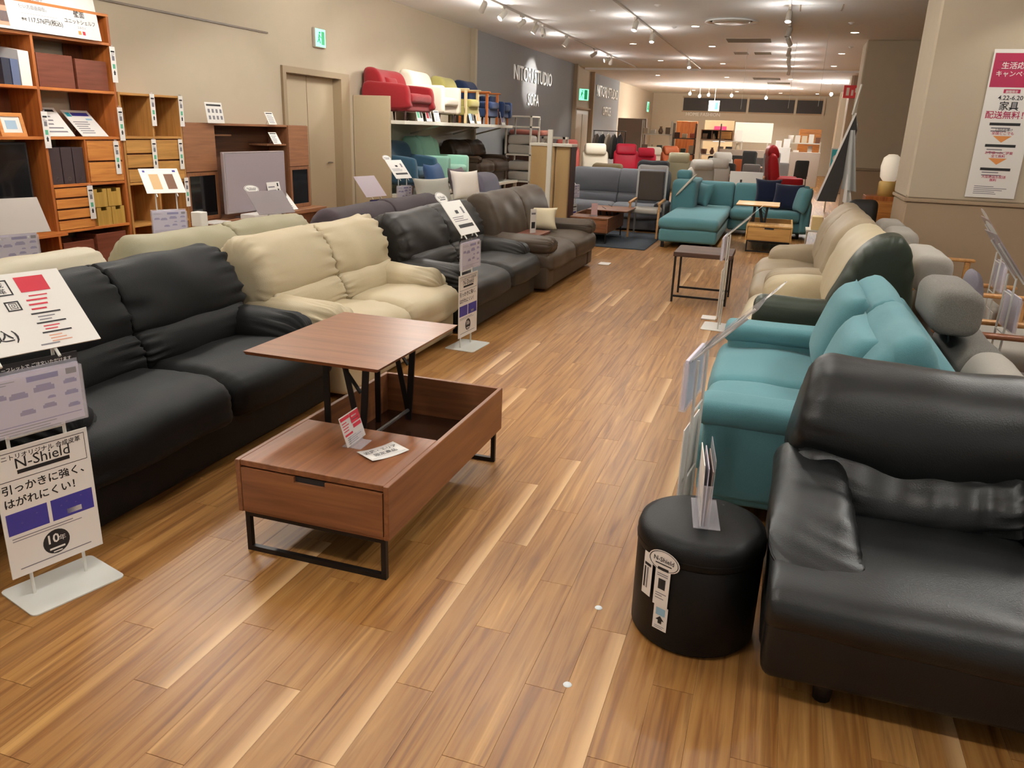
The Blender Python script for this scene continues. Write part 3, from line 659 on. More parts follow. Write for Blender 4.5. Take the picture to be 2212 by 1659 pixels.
sign_stand('grey backed sign stand at the far left in front of the wall television', (-4.9, 4.02, 0), rad(75), board=None, blank=True, card=.5, cardh=.26, h=.80, tilt=30, ov=False, cmat=mat('card_grey', 'b5aca4', .5))
sign_stand('sign stand with clear slanted top beside the beige end panel of the chair shelf', (-4.95, 9.3, 0), rad(80), board=(.42, .58, .3), blank=True, pocket=False, card=.42, cardh=.32, h=.70, tilt=40, ov=False, cmat=mat('card_acrylic_lilac', 'bdb0b8', .2))
sign_stand('sign stand with white price card in front of the blue tub armchair', (-4.9, 10.0, 0), rad(78), board=None, card=.34, cardh=.3, h=.9, tilt=40, ov=True)
sign_stand('slanted white sign stand in front of the slate grey sofa', (-3.05, 12.2, 0), rad(80), board=(.15, .5, .28), card=.34, cardh=.34, h=.72, tilt=40, ov=True)

# ------------------------------------------------------------------ lift top coffee table
def coffee_table(label, loc, tone='walnut', zt=.69, mir=1):
    c1, c2 = {'walnut': ('6b4026', '8c5a37'), 'oak': ('b98a4a', 'd8ab66')}[tone]; W1 = wood(tone+'_top', c1, c2, 'y', 1.0, .38); W1b = wood(tone+'_side', c1, c2, 'y', 1.0, .4); W1x = wood(tone+'_front', c1, c2, 'x', .9, .4); W1t = wood(tone+'_lift', c1, c2, 'x', .8, .35)
    t = thing('coffee_table', label, 'coffee table', loc); t.scale = (mir, 1, 1)
    w_, d_, z0, z1 = .64, 1.22, .17, .385
    for y in (.012, d_-.04):
        b = MB().box(.02, .04, y, y+.02, 0, z0).box(w_-.04, w_-.02, y, y+.02, 0, z0).box(.04, w_-.04, y, y+.02, 0, .02).box(.04, w_-.04, y, y+.02, z0-.02, z0)
        b.obj('loop_leg', BLKMET, t)
    ysp = .47
    MB().cbox(0, .02, .0, d_, z0, z1-.0, .002).obj('side_panel', W1b, t); MB().cbox(w_-.02, w_, .0, d_, z0, z1, .002).obj('side_panel', W1b, t)
    MB().cbox(.02, w_-.02, d_-.02, d_, z0, z1, .002).obj('end_panel', W1x, t)
    MB().cbox(.02, w_-.02, .005, ysp, z1-.024, z1, .002).obj('fixed_top', W1, t)
    MB().box(.02, w_-.02, .005, .02, z0, z0+.012).obj('front_rail', W1x, t)
    MB().box(.02, w_-.02, ysp-.02, ysp, z0, z1-.024).obj('divider', W1x, t)
    MB().box(.02, w_-.02, .02, d_-.02, z0, z0+.012).obj('bottom_panel', DARKM, t)
    MB().box(.022, w_-.022, ysp+.002, d_-.022, z0+.013, z0+.018).obj('glass_bottom', mat('box_bottom', '2c190f', .12, spec=.7), t)
    dz0, dz1 = z0+.012, z1-.03
    dr = MB().box(.024, .024+.23, .0, .016, dz0, dz1).box(.384, w_-.024, .0, .016, dz0, dz1).box(.254, .384, .0, .016, dz0, dz1-.022).obj('drawer', W1x, t)
    MB().box(.254, .384, .012, .016, dz1-.022, dz1).obj('finger_slot', BLACK, dr)
    MB().box(.03, .60, .02, .4, dz0+.002, dz0+.01).obj('drawer_floor', W1x, dr)
    # raised leaf
    
    tl = MB().add([(-.20, .37, zt-.018), (.405, .37, zt-.018), (.405, 1.15, zt-.018), (-.20, 1.15, zt-.018), (-.20, .355, zt), (.42, .355, zt), (.42, 1.165, zt), (-.20, 1.165, zt)], [(0, 3, 2, 1), (4, 5, 6, 7), (0, 1, 5, 4), (1, 2, 6, 5), (2, 3, 7, 6), (3, 0, 4, 7)]).obj('lift_top', W1t, t)
    for y in (.56, 1.02):
        m = MB().sbar((.06, y, z0+.02), (.06, y, zt-.03), .028, .008).obj('lift_arm', BLKMET, t)
        MB().sbar((.22, y+.01, z0+.05), (.25, y+.01, zt-.03), .03, .008).obj('lift_arm', BLKMET, t)
        MB().sbar((.22, y+.02, z0+.06), (.13, y+.02, zt-.03), .026, .006).obj('lift_strut', BLKMET, t)
        MB().box(-.02, .32, y-.012, y+.02, zt-.034, zt-.019).obj('arm_bracket', BLKMET, t)
        MB().sbar((.22, y+.01, .5), (.10, y+.01, zt-.03), .02, .006).obj('brace', BLKMET, t)
    MB().bar((.22, .56, z0+.10), (.22, 1.03, z0+.10), .009).obj('link_rod', STEEL, t)
    return t
coffee_table('walnut lift top coffee table with black loop legs in the aisle', (-1.815, 2.25, 0))
# things on the table
t = thing('price_card', 'red and white price card in a clear holder on the coffee table', 'price card', (-1.45, 2.56, .385), rad(92))
MB().box(-.05, .05, -.02, .06, .0005, .003).box(-.05, .05, .018, .021, .003, .05).obj('acrylic_holder', ACRYL, t)
cdm = MB().add([(-.075, .02, .012), (.075, .02, .012), (.075, .055, .125), (-.075, .055, .125), (-.075, .024, .012), (.075, .024, .012), (.075, .059, .125), (-.075, .059, .125)], [(0, 1, 2, 3), (7, 6, 5, 4), (0, 4, 5, 1), (2, 6, 7, 3), (0, 3, 7, 4), (1, 5, 6, 2)]).obj('card', mat('card_grey_white', 'c4bcb6', .5), t)
Mc = Matrix.Translation((0, .02, .012)) @ Matrix.Rotation(-math.atan2(.035, .113), 4, 'X')
prt([(.0, .073, .075, .116, 2), (-.073, -.002, .103, .116, 2), (-.07, -.01, .04, .048, 2), (.005, .068, .055, .07, 2)]+lines(-.07, -.005, .055, .098, 4, 2)+lines(-.06, .06, .005, .036, 4, 1)+[(.01, .06, .085, .09, 10), (.01, .05, .098, .104, 10)], cdm, -.001, Mc)
t = thing('paper_notice', 'small white printed notice lying on the coffee table', 'paper', (-1.335, 2.52, .3855), rad(62))
b = MB(); n = 8
for i in range(n+1):
    x = -.085+.17*i/n; z = .001+.006*abs(i/n-.5)**2*4
    b.v += [(x, -.055, z), (x, .055, z), (x, -.055, z+.0008), (x, .055, z+.0008)]
for i in range(n):
    o = i*4; b.f += [(o, o+1, o+5, o+4), (o+2, o+6, o+7, o+3), (o, o+4, o+6, o+2), (o+1, o+3, o+7, o+5)]; b.m += [0]*4
b.f += [(0, 2, 3, 1), (n*4, n*4+1, n*4+3, n*4+2)]; b.m += [0, 0]
pp = b.obj('sheet', WHITE, t, True)
text('近畿・エリア', .026, pp, (0, .008, .0075), (0, 0, 0), BLACK, 'CENTER', bold=.01, sx=.95); text('限定商品', .026, pp, (0, -.026, .0075), (0, 0, 0), BLACK, 'CENTER', bold=.01)
MB().box(-.074, .074, .043, .044, .0078, .008).box(-.074, .074, -.044, -.043, .0078, .008).obj('print', INKGREY, pp)

# ------------------------------------------------------------------ right hand side
# black leather sofa facing the camera
t = thing('leather_sofa', 'glossy black leather sofa at right behind the round stool', 'sofa', (.11, 2.03, 0))
W_ = 1.75
MB().loft(rrect(.05, 1.02, .085, .30, .03), .01, W_-.01, 'x', .03, .03, 6).obj('base', L_BLK2, t, True)
sp = crs([(.05, .28), (-.02, .31), (-.01, .385), (.08, .425), (.30, .425), (.62, .40), (.74, .36), (.72, .26), (.4, .25)], NP)
for i, (a, b_) in enumerate(((.0, .765), (.773, W_))): MB().loft(sp, a, b_, 'x', .03, .03, 12, (.002, .004), 3+i, rip=.014, puff=.02).obj('seat_cushion', L_BLK2, t, True)
for i, (a, b_) in enumerate(((.0, .20), (W_-.20, W_))):
    MB().loft(rrect(.12, 1.0, .12, .40, .03), a, b_, 'x', .03, .03, 4).obj('arm_body', L_BLK2, t, True)
    pf = crs([(.13, .375), (.115, .41), (.18, .455), (.34, .51), (.56, .555), (.78, .56), (.90, .52), (.92, .42), (.5, .36)], 64)
    def wp(P, a=a, b_=b_):
        u = (P[0]-a)/(b_-a); s = max(0, 1-P[1]/.75); return (P[0]+.05*u*s, P[1]-.11*u*s+.04*s, P[2]-.05*(u-.3)*s)
    MB().loft(pf, a-.01, b_+.02, 'x', .075, .06, 10, (.006, .012), 11+i, rip=.01, warp=wp, fold=18, k=6).obj('armrest', L_BLK2, t, True)
up_ = crs([(.74, .54), (.68, .60), (.675, .70), (.74, .81), (.86, .865), (.98, .83), (1.04, .70), (1.03, .50), (.9, .47)], 48)
lo_ = crs([(.66, .37), (.61, .44), (.64, .54), (.74, .60), (.92, .60), (.98, .45), (.9, .34)], 48)
def sag(P):
    x = P[0]; u = (x-.1)/.66 if x < .77 else (x-.77)/.8; f_ = min(1, max(0, (.78-P[2])/.22)); return (P[0]-(.16*(.86-P[2]) if x < .25 else 0)*(1-max(0, (x-.1)/.15) if x > .1 else 1), P[1], P[2]-.055*max(0, math.sin(math.pi*min(1, max(0, u))))*f_*f_)
for i, (a, b_) in enumerate(((.075, .768), (.772, 1.67))):
    MB().loft(up_, a, b_, 'x', .07 if i == 0 else .025, .025 if i == 0 else .07, 26, (.016, .006), 21+i, rip=.016, warp=sag, k=6, fold=10).obj('headrest_cushion', L_BLK2, t, True)
    MB().loft(lo_, a+.03, b_, 'x', .05 if i == 0 else .025, .03, 26, (.02, .03), 31+i, rip=.025, warp=lambda P: sag((P[0], P[1]-.009*math.sin(P[0]*46+math.sin(P[0]*9)*2)*max(0, min(1, (P[2]-.40)/.1)), P[2]))).obj('lumbar_cushion', L_BLK2, t, True)
MB().loft(rrect(.96, 1.05, .12, .70, .03), .13, W_-.13, 'x', .03, .03, 4).obj('rear_panel', L_BLK2, t, True)
for x, y in ((.2, .14), (W_-.2, .14), (.2, .9), (W_-.2, .9)): MB().bar((x, y, .11), (x, y, 0), .035, 10, .026).obj('foot', FOOTD, t, True)

# teal fabric sofa
TB = [(.54, .42), (.55, .55), (.60, .70), (.67, .82), (.75, .885), (.83, .87), (.90, .74), (.93, .55), (.88, .40), (.7, .36)]
ts = sofa('fabric_sofa', 'teal fabric two seat sofa behind the black sofa on the right', (-.22, 4.88, 0), -Q, 1.70, d=.96, hb=.90, m=F_TEAL, gather=.006, lumb=False, back=TB, arm_style='slab', arm_w=.19, arm_h=.55, foot=FOOTD, skirt=.09,
          seat=[(.02, .22), (-.01, .30), (.01, .385), (.09, .415), (.30, .42), (.54, .41), (.62, .36), (.60, .22), (.3, .19)])
for a, b_, hh in ((.22, .84, .0), (.86, 1.48, -.05)):
    M_ = Matrix.Translation(((a+b_)/2, .60, .66+hh)) @ Matrix.Rotation(rad(-18), 4, 'X'); MB().pillow(b_-a, .46, .2, M_, 14, .05).obj('loose_cushion', F_TEAL, ts, True)
# cream sofa with a dark green near end
cs = sofa('leather_sofa', 'high backed cream leather sofa with dark green end and arm, beyond teal sofa', (-.13, 6.50, 0), -Q, 1.34, d=.94, hb=1.02, m=L_CREAM, seats=1, arms=(1, 0), arm_w=.30, arm_h=.62, gather=.006, skirt=.05, cut=.24,
          back=[(.50, .46), (.52, .6), (.58, .76), (.68, .87), (.78, .905), (.87, .87), (.92, .74), (.93, .45), (.80, .36), (.6, .38)], lumb=False, foot=FOOTD)
MB().loft(crs([(1.09, .12), (1.07, .5), (1.10, .60), (1.2, .63), (1.31, .60), (1.345, .5), (1.33, .12)], NP), .05, .74, 'y', .06, .04, 10, (.006, 0), 4, rip=.008).obj('green_armrest', L_GREEN, cs, True)
MB().loft(crs([(.46, .12), (.47, .55), (.55, .80), (.65, .98), (.77, 1.06), (.88, 1.03), (.95, .8), (.95, .12)], NP), 1.07, 1.36, 'x', .05, .08, 8, (0, .014), 5, rip=.01).obj('green_back_end', L_GREEN, cs, True)
sofa('leather_sofa', 'taupe beige leather sofa, farthest of the right leather row', (-.13, 8.55, 0), -Q, 1.86, d=.94, hb=1.02, m=L_BEIGE, seats=2, arm_w=.28, arm_h=.60, gather=.006, lumb=False, skirt=.05, foot=FOOTD,
     back=[(.50, .46), (.52, .6), (.58, .76), (.68, .87), (.78, .905), (.87, .87), (.92, .74), (.93, .45), (.80, .36), (.6, .38)])

# grey headrest sofas with wooden arms, backs against the right row, facing away
F_TWEED = fabric('fabric_tweed', '8c8780', .9, .15, .5, 190); W_ARM = wood('arm_wood', '7a4526', '9c5f36', 'x', 1.2, .4); W_ARM2 = wood('arm_wood_oak', 'b07a42', 'c9965a', 'x', 1.2, .4)
def wood_sofa(label, y0, w_, heads, wd, fab=F_TWEED, X0=1.67):
    t = thing('wooden_arm_sofa', label, 'sofa', (X0, y0, 0), Q, 'wooden arm sofas on the right'); d = .78
    MB().cbox(.05, w_-.05, .02, d-.1, .22, .27, .006).obj('seat_frame', wd, t)
    n = max(1, len(heads))
    for i in range(n):
        a, b_ = .07+(w_-.14)*i/n, .07+(w_-.14)*(i+1)/n
        MB().loft(rrect(.0, .60, .27, .42, .05), a+.004, b_-.004, 'x', .04, .04, 6, rip=.01).obj('seat_cushion', fab, t, True)
        bp = crs([(.50, .40), (.50, .52), (.56, .64), (.63, .69), (.72, .67), (.77, .55), (.76, .40), (.64, .36)], NP)
        bc = MB().loft(bp, a+.006, b_-.006, 'x', .05, .05, 8, rip=.01).obj('back_cushion', F_PALE if heads[i] == 0 else fab, t, True)
        if heads[i]: MB().loft(rrect(.67, .905, .70, .935, .075, 6), a+.12, b_-.12, 'x', .05, .05, 6, rip=.006).obj('headrest', fab, t, True); MB().bar(((a+b_)/2, .74, .6), ((a+b_)/2, .77, .74), .012).obj('headrest_rod', STEEL, t)
    for x in (.0, w_-.06):
        MB().loft(rrect(x, x+.06, .57, .60, .012), -.02, d-.02, 'y', .02, .02, 4).obj('wooden_arm', wd, t, True)
        MB().cbox(x+.008, x+.052, .02, .065, 0, .57, .006).obj('leg', wd, t); MB().cbox(x+.008, x+.052, d-.16, d-.11, 0, .57, .006).obj('leg', wd, t)
        MB().cbox(x+.015, x+.045, .06, d-.15, .20, .235, .005).obj('rail', wd, t)
    return t
wood_sofa('tweed grey headrest sofa with red brown wooden arms, nearest on the right', 3.22, 1.72, (0, 1), W_ARM)
wood_sofa('grey headrest sofa with wooden arms, second on the right beyond the nearest', 5.27, 1.06, (1,), W_ARM2, F_PALE, 1.75)
wood_sofa('grey headrest sofa with pale oak arms, farthest on the right', 6.72, 1.5, (1, 1), W_ARM2, F_PALE, 1.75)
sign_stand('clear slanted sign holder right of the tweed sofa, first from the left', (1.58, 6.52, 0), rad(88), board=(.2, .45, .26), card=.30, cardh=.30, h=.86, tilt=35, cmat=mat('acrylic_lilac', 'b9aab0', .15, alpha=.75))
sign_stand('clear slanted sign holder right of the tweed sofa, second from the left', (1.33, 5.10, 0), rad(90), board=(.2, .45, .26), card=.30, cardh=.30, h=.90, tilt=38, cmat=MATS['acrylic_lilac'])
sign_stand('clear slanted sign holder at the right edge of the picture', (1.72, 5.10, 0), rad(88), board=(.2, .45, .26), card=.30, cardh=.30, h=.92, tilt=38, cmat=MATS['acrylic_lilac'])
t = thing('headrest_cover', 'rounded grey violet headrest cover standing behind the tweed headrest', 'headrest', (1.12, 5.05, .69), Q)
MB().loft(crs([(-.03, .0), (-.035, .1), (-.01, .2), (.03, .235), (.06, .2), (.065, .1), (.05, 0)], 24), -.1, .1, 'x', .05, .05, 6).obj('cover', fabric('fabric_violet_grey', '8d8894'), t, True)

# round black storage stool with labels and a brochure holder
SX, SY = -.105, 2.41
t = thing('storage_stool', 'round black leather storage stool with white labels beside the black sofa', 'stool', (SX, SY, 0))
LS = leather('leather_black_matte', '141414', .48, .06)
MB().lathe([(0, .004), (.195, .004), (.204, .015), (.205, .30), (.20, .313)], 56).obj('drum', LS, t, True)
MB().lathe([(.185, .312), (.203, .313), (.208, .322), (.208, .362), (.200, .388), (.17, .400), (0, .404)], 56).obj('lid', LS, t, True)
MB().lathe([(.2075, .335), (.2095, .338), (.2075, .341)], 56).obj('lid_seam', LS, t, True)
def stool_label(th, z0, z1, w_, rects, nm, txt=()):
    a = rad(th); rr = .212 if z1 > .3 else .2075
    o = MB().box(-w_/2, w_/2, -.0012, .0, z0, z1).obj(nm, WHITE, t, False, (rr*math.cos(a), rr*math.sin(a), 0), (0, 0, a+rad(90)))
    prt(rects, o, -.002)
    return o
stool_label(227, .175, .325, .042, [(-.015, .015, .28, .29, 0), (-.015, -.008, .2, .275, 0), (-.002, .004, .2, .275, 1)], 'side_label')
stool_label(244, .165, .31, .055, [(-.02, .02, .292, .302, 0), (-.013, .013, .225, .262, 0), (-.02, .02, .278, .281, 1), (-.02, .02, .271, .274, 1), (-.02, .02, .208, .211, 1), (-.02, .005, .2, .203, 1), (-.02, .012, .19, .193, 1)], 'size_label')
al = stool_label(245, .075, .162, .052, [(-.017, .017, .128, .155, 13), (-.007, .007, .098, .112, 0), (-.018, .018, .087, .089, 1), (-.018, .012, .081, .083, 1)], 'arrow_label')
MB().add([(-.016, -.002, .11), (.016, -.002, .11), (0, -.002, .126)], [(0, 1, 2)]).obj('print', BLACK, al)
a = rad(244); ov_ = MB().lathe([(0, 0), (1, 0)], 24); ov_.v = [(p[0]*.058, 0, .325+p[1]*.036) for p in ov_.v]
ot = ov_.obj('oval_label', WHITE, t, False, (.2135*math.cos(a), .2135*math.sin(a), 0), (0, 0, a+rad(90)))
rg = MB().lathe([(.88, 0), (.93, 0)], 24); rg.v = [(p[0]*.058, -.001, .325+p[1]*.036) for p in rg.v]; rg.obj('oval_rim', BLACK, ot)
text('N-Shield', .022, ot, (0, -.0012, .322), (V, 0, 0), BLACK, 'CENTER', bold=.012); prt([(-.03, .03, .312, .316, 0)], ot, -.0012)
t = thing('brochure_holder', 'clear acrylic brochure holder standing edge on on the round black stool', 'holder', (SX+.005, SY+.03, .404), rad(-82))
MB().box(-.11, .11, -.045, .04, 0, .003).box(-.11, .11, .0, .003, .003, .235).box(-.11, .11, -.03, -.027, .003, .15).box(-.11, -.108, -.03, .003, .003, .15).box(.108, .11, -.03, .003, .003, .15).obj('acrylic_body', ACRYL, t)
for i in range(3): MB().box(-.1, .1, -.024+i*.007, -.021+i*.007, .004, .215-.01*i).obj('brochure', [WHITE, LEAF, mat('brochure_umber', '8d7b72', .4)][i], t, False, None, (rad(2-2*i), 0, 0))

# small square side table
t = thing('side_table', 'small square dark wood side table with black metal frame in the aisle', 'side table', (-.93, 7.86, 0))
MB().cbox(0, .56, 0, .56, .455, .50, .004).obj('table_top', wood('sidetable_top', '38241a', '5c3c29', 'x', .8, .6), t)
for y in (.015, .525):
    for x in (.01, .53): MB().box(x, x+.02, y, y+.02, 0, .455).obj('leg', BLKMET, t)
    MB().box(.03, .53, y, y+.02, .05, .07).obj('stretcher', BLKMET, t)
for x in (.01, .53): MB().box(x, x+.02, .035, .525, .44, .455).obj('top_rail', BLKMET, t)

# small floor dots and floor card
for i, (x, y) in enumerate(((-.422, 2.38), (-.422, 1.949))):
    tag(MB().lathe([(0, .0022), (.012, .002), (.0135, 0.0003)], 20, (x, y, 0)).obj('floor_marker', mat('marker_white', 'd9dfe0', .4), None, True), ['small round white floor marker nearer the stool', 'small round white floor marker nearer the camera'][i], 'floor marker', 'floor markers')
tag(MB().cbox(-.55, -.42, 7.2, 7.35, .001, .012, .002).obj('floor_tag', WHITE), 'small white tag on the floor by the edge on sign stand', 'tag')
tag(MB().cbox(-2.08, -1.94, 9.72, 9.9, .001, .012, .002).obj('floor_tag', WHITE), 'small white tag on the floor at the corner of the brown sofa', 'tag')

# poster on the column
t = thing('campaign_poster', 'tall narrow white and magenta campaign poster on the beige column', 'poster', (1.92, 8.985, 0))
ph0, ph1, pw = 1.11, 2.46, .43
o = MB().box(-.20, -.20+pw, -.004, 0, ph0, ph1).obj('sheet', WHITE, t)
cxp = -.20+pw/2
def zf(v): return ph1-(v-110)/(425-110)*(ph1-ph0)
prt([(-.185, pw-.215, zf(188), zf(118), 3), (cxp-.07, cxp+.07, zf(200), zf(192), 3)]+[(cxp-.13, cxp+.13, zf(v+6), zf(v), 0) for v in (262, 308, 359)]+[(cxp-.15, cxp+.15, zf(151.5), zf(151), 10), (cxp-.15, cxp+.15, zf(136), zf(135.5), 10)]
    + lines(cxp-.11, cxp+.12, zf(283), zf(270), 2, 1)+lines(cxp-.11, cxp+.13, zf(329), zf(316), 2, 1)+lines(cxp-.11, cxp+.13, zf(378), zf(366), 2, 1)+lines(cxp-.15, cxp+.15, zf(418), zf(398), 5, 1), o, -.005)
b = MB()
for v in (290, 338): b.add([(cxp-.08, -.0055, zf(v)), (cxp, -.0055, zf(v+14)), (cxp+.08, -.0055, zf(v))], [(0, 1, 2)])
b.obj('arrow_print', ORANGE, o)
for s, sz, v, m_ in (('生活応援', .066, 149, WHITE), ('キャンペーン', .056, 165, WHITE), ('期間限定', .026, 199, WHITE), ('4.22-6.20', .056, 214, BLACK), ('家具', .085, 234, BLACK), ('配送無料！', .074, 252, MAGENTA), ('１回のお届け', .026, 279, BLACK), ('全国どこでも', .032, 287, MAGENTA), ('お客様へのご提案', .03, 329, MAGENTA), ('全て無料', .03, 336, MAGENTA), ('大型商品も配送', .03, 381, MAGENTA), ('無料', .03, 388, MAGENTA)):
    text(s, sz, o, (cxp, -.006, zf(v)), (V, 0, 0), m_, 'CENTER', bold=.012)

# ------------------------------------------------------------------ left wall furniture
CH = wood('cherry_upright', '8e4a1e', 'b86c30', 'z', 1, .4); CHy = wood('cherry_shelf', 'a4582a', 'd0843f', 'x', 1, .4); CHd = wood('cherry_drawer', 'b26a30', 'd9954c', 'x', 1, .4)
OK_ = wood('oak_upright', '9a6a34', 'b98548', 'z', 1, .45); OKy = wood('oak_shelf', 'a37438', 'c8934f', 'x', 1, .45)
WN = wood('walnut_panel', '7a4e33', '95633f', 'z', 1, .45); WNy = wood('walnut_board', '82553a', 'a87650', 'x', 1, .4)
DKIN = wood('cherry_dark', '5a2c14', '78401f', 'z', 1, .5)
SH_D = .34
def hang_tag(lab, x, y, z, h=.27, w_=.05, grp='price tags on the wall shelves'):
    t = thing('price_tag', lab, 'price tag', (x, y, z), Q, grp)
    o = MB().box(-w_/2, w_/2, -.003, 0, -h, 0).obj('card', WHITE, t); q = w_/2
    prt([(-q*.7, q*.7, -.05, -.035, 0), (-q*.5, q*.5, -.12, -.08, 1), (-q*.5, q*.5, -.19, -.15, 9), (-q*.3, q*.3, -.245, -.225, 0)]+lines(-q*.7, q*.7, -.08, -.055, 2, 1), o, -.0036)
    b = MB().add([(-q*.45, -.0037, -.225), (q*.45, -.0037, -.225), (0, -.0037, -.20)], [(0, 1, 2)]).obj('print', BLACK, o)
    MB().box(-.008, .008, -.004, .012, 0, .014).obj('clip', ACRYL, t)
    return t
# tall cherry shelf (local x = along the wall, local -y = into the room)
t = thing('shelf_unit', 'tall cherry wood wall shelf at the far left with open compartments', 'shelf', (XL+SH_D+.01, 4.55, 0), Q)
u = [0, .85, 1.69]
for a, z1 in zip(u, (2.22, 2.22, 2.22)): MB().cbox(a, a+.026, 0, SH_D, 0, z1, .002).obj('upright', CH, t)
for i in (0, 1):
    for z in (.36, .565, 1.37, 1.775, 2.195):
        if i == 1 and z == .36: continue
        ext = .12 if (z < .6 and i == 0) else 0
        MB().cbox(u[i]+.026, u[i+1], -ext, SH_D, z, z+.024, .002).obj('shelf_board', CHy, t)
    MB().cbox(u[i]+.026, u[i+1], 0, SH_D, .05, .074, .002).obj('shelf_board', CHy, t)
MB().cbox(u[1]+.026, u[2], 0, SH_D, .965, .989, .002).obj('shelf_board', CHy, t)
for z0, z1 in ((.989, 1.37), (.589, .965)): MB().cbox(1.27, 1.288, 0.005, SH_D, z0, z1, .002).obj('divider', CH, t)
MB().box(1.48, 1.69, SH_D-.012, SH_D-.004, .589, 2.195).obj('back_panel', DKIN, t); MB().box(.5, .85, SH_D-.012, SH_D-.004, 1.4, 2.195).obj('back_panel', DKIN, t)
for z in (2.44,): MB().cbox(0, 1.716, 0, SH_D, z, z+.024, .002).obj('top_board', CHy, t)
MB().cbox(1.69, 1.716, 0, SH_D, 2.22, 2.44, .002).obj('upright', CH, t); MB().cbox(0, .026, 0, SH_D, 2.22, 2.44, .002).obj('upright', CH, t)
MB().box(1.2, 1.69, .10, .11, 2.22, 2.44).obj('back_panel', CH, t)
def drawers(t, x0, x1, z0, z1, n, m_):
    h = (z1-z0)/n
    for i in range(n):
        MB().cbox(x0+.004, x1-.004, -.004, .02, z0+i*h+.004, z0+(i+1)*h-.012, .003).obj('drawer_front', m_, t); 
    MB().box(x0+.004, x1-.004, .021, SH_D-.03, z0+.004, z1-.004).obj('drawer_case', DKIN, t)
drawers(t, 1.288, 1.69, .989, 1.37, 2, CHd); drawers(t, .876, 1.27, .589, .965, 4, CHd)
SF = XL+SH_D+.01                                       # front plane of the shelves
def onshelf(name, lab, cat, y0, y1, z, h, d=.26, m_=None, set_=.02, grp=None):
    t = thing(name, lab, cat, (SF-set_, (y0+y1)/2, z), Q, grp); return t, (y1-y0)
def wbox(lab, y0, y1, z, h, m_, d=.26, grp='wooden boxes on the cherry shelf', notch=False):
    t, w_ = onshelf('storage_box', lab, 'box', y0, y1, z, h, grp=grp); q = w_/2; th = .012
    if notch:
        MB().box(-q, -q*.4, 0, th, 0, h).box(q*.4, q, 0, th, 0, h).box(-q*.4, q*.4, 0, th, 0, h-.03).obj('front_panel', m_, t)
    else: MB().cbox(-q, q, 0, th, 0, h, .002).obj('front_panel', m_, t)
    for x in (-q, q-th): MB().box(x, x+th, th, d, 0, h).obj('side_panel', m_, t)
    MB().box(-q, q, d-th, d, 0, h).obj('rear_panel', m_, t); MB().box(-q+th, q-th, th, d-th, 0, .01).obj('bottom_panel', m_, t)
RB = wood('rosewood_box', '66321f', '7d4430', 'x', 1, .45); KB = wood('bamboo_box', 'a88438', 'c09a4c', 'z', 1, .5)
wbox('reddish wooden box at left on the top open shelf', 5.45, 5.82, 1.80, .27, RB); wbox('reddish wooden box at right on the top open shelf', 5.85, 6.2, 1.80, .255, RB)
for lab, a, b_, z in (('bamboo box with notched rim, upper left of four on the shelf', 5.86, 6.02, .76), ('bamboo box with notched rim, upper right of four on the shelf', 6.03, 6.19, .76), ('bamboo box with notched rim, lower left of four on the shelf', 5.88, 6.05, .59), ('bamboo box with notched rim, lower right of four on the shelf', 6.06, 6.215, .59)):
    wbox(lab, a, b_, z, .165, KB, .2, 'bamboo boxes on the cherry shelf', True)
wbox('dark reddish box at left on the lowest visible shelf', 5.46, 5.80, .075, .40, RB); wbox('dark reddish box at right on the lowest visible shelf', 5.84, 6.2, .075, .44, RB)
FILE = mat('file_brown', '3a2b2c', .6)
for i in range(3):
    t, w_ = onshelf('file_box', 'dark brown file box with finger hole, %s of three on the cherry shelf' % ('left', 'middle', 'right')[i], 'file box', 5.44+i*.125, 5.44+i*.125+.118, .989, .31, grp='dark file boxes')
    MB().cbox(-.058, .058, 0, .24, 0, .315, .003).obj('body', FILE, t); c_ = MB().lathe([(.011, 0), (.017, 0)], 16); c_.v = [(p[0], -.001, .045+p[1]) for p in c_.v]; c_.obj('ring', STEEL, t)
for lab, y0, w_, h, m_, dz in (('white magazine file at the end of the top left shelf', 5.28, .10, .30, WHITE, 0), ('blue folder leaning beside the white magazine file', 5.20, .07, .22, mat('folder_blue', '5b6684', .6), 0), ('dark navy folder at left of the blue folder', 5.12, .07, .22, mat('folder_navy', '2a2c3c', .6), 0)):
    t, _ = onshelf('magazine_file', lab, 'file', y0, y0+w_, 1.80, h); MB().add([(-w_/2, 0, 0), (w_/2, 0, 0), (w_/2, .22, 0), (-w_/2, .22, 0), (-w_/2, 0, h*.9), (w_/2, 0, h*.9), (w_/2, .22, h), (-w_/2, .22, h)], [(0, 3, 2, 1), (4, 5, 6, 7), (0, 1, 5, 4), (1, 2, 6, 5), (2, 3, 7, 6), (3, 0, 4, 7)]).obj('body', m_, t)
t = thing('photo_frame', 'light wood photo frame with a small blue picture on the shelf', 'photo frame', (SF-.04, 5.16, 1.395), Q)
M_ = Matrix.Rotation(rad(-12), 4, 'X')
for nm, bx, m_ in (('frame', MB().box(-.12, -.09, 0, .02, 0, .19).box(.09, .12, 0, .02, 0, .19).box(-.09, .09, 0, .02, 0, .03).box(-.09, .09, 0, .02, .16, .19), CHd), ('mount', MB().box(-.09, .09, .01, .015, .03, .16), WHITE), ('picture', MB().box(-.05, .05, .008, .01, .06, .13), mat('picture_blue', '9fb8cc', .5)), ('strut', MB().box(-.02, .02, .02, .06, 0.0, .09), CHd)):
    bx.v = [tuple(M_ @ Vector(p)) for p in bx.v]; bx.obj(nm, m_, t)
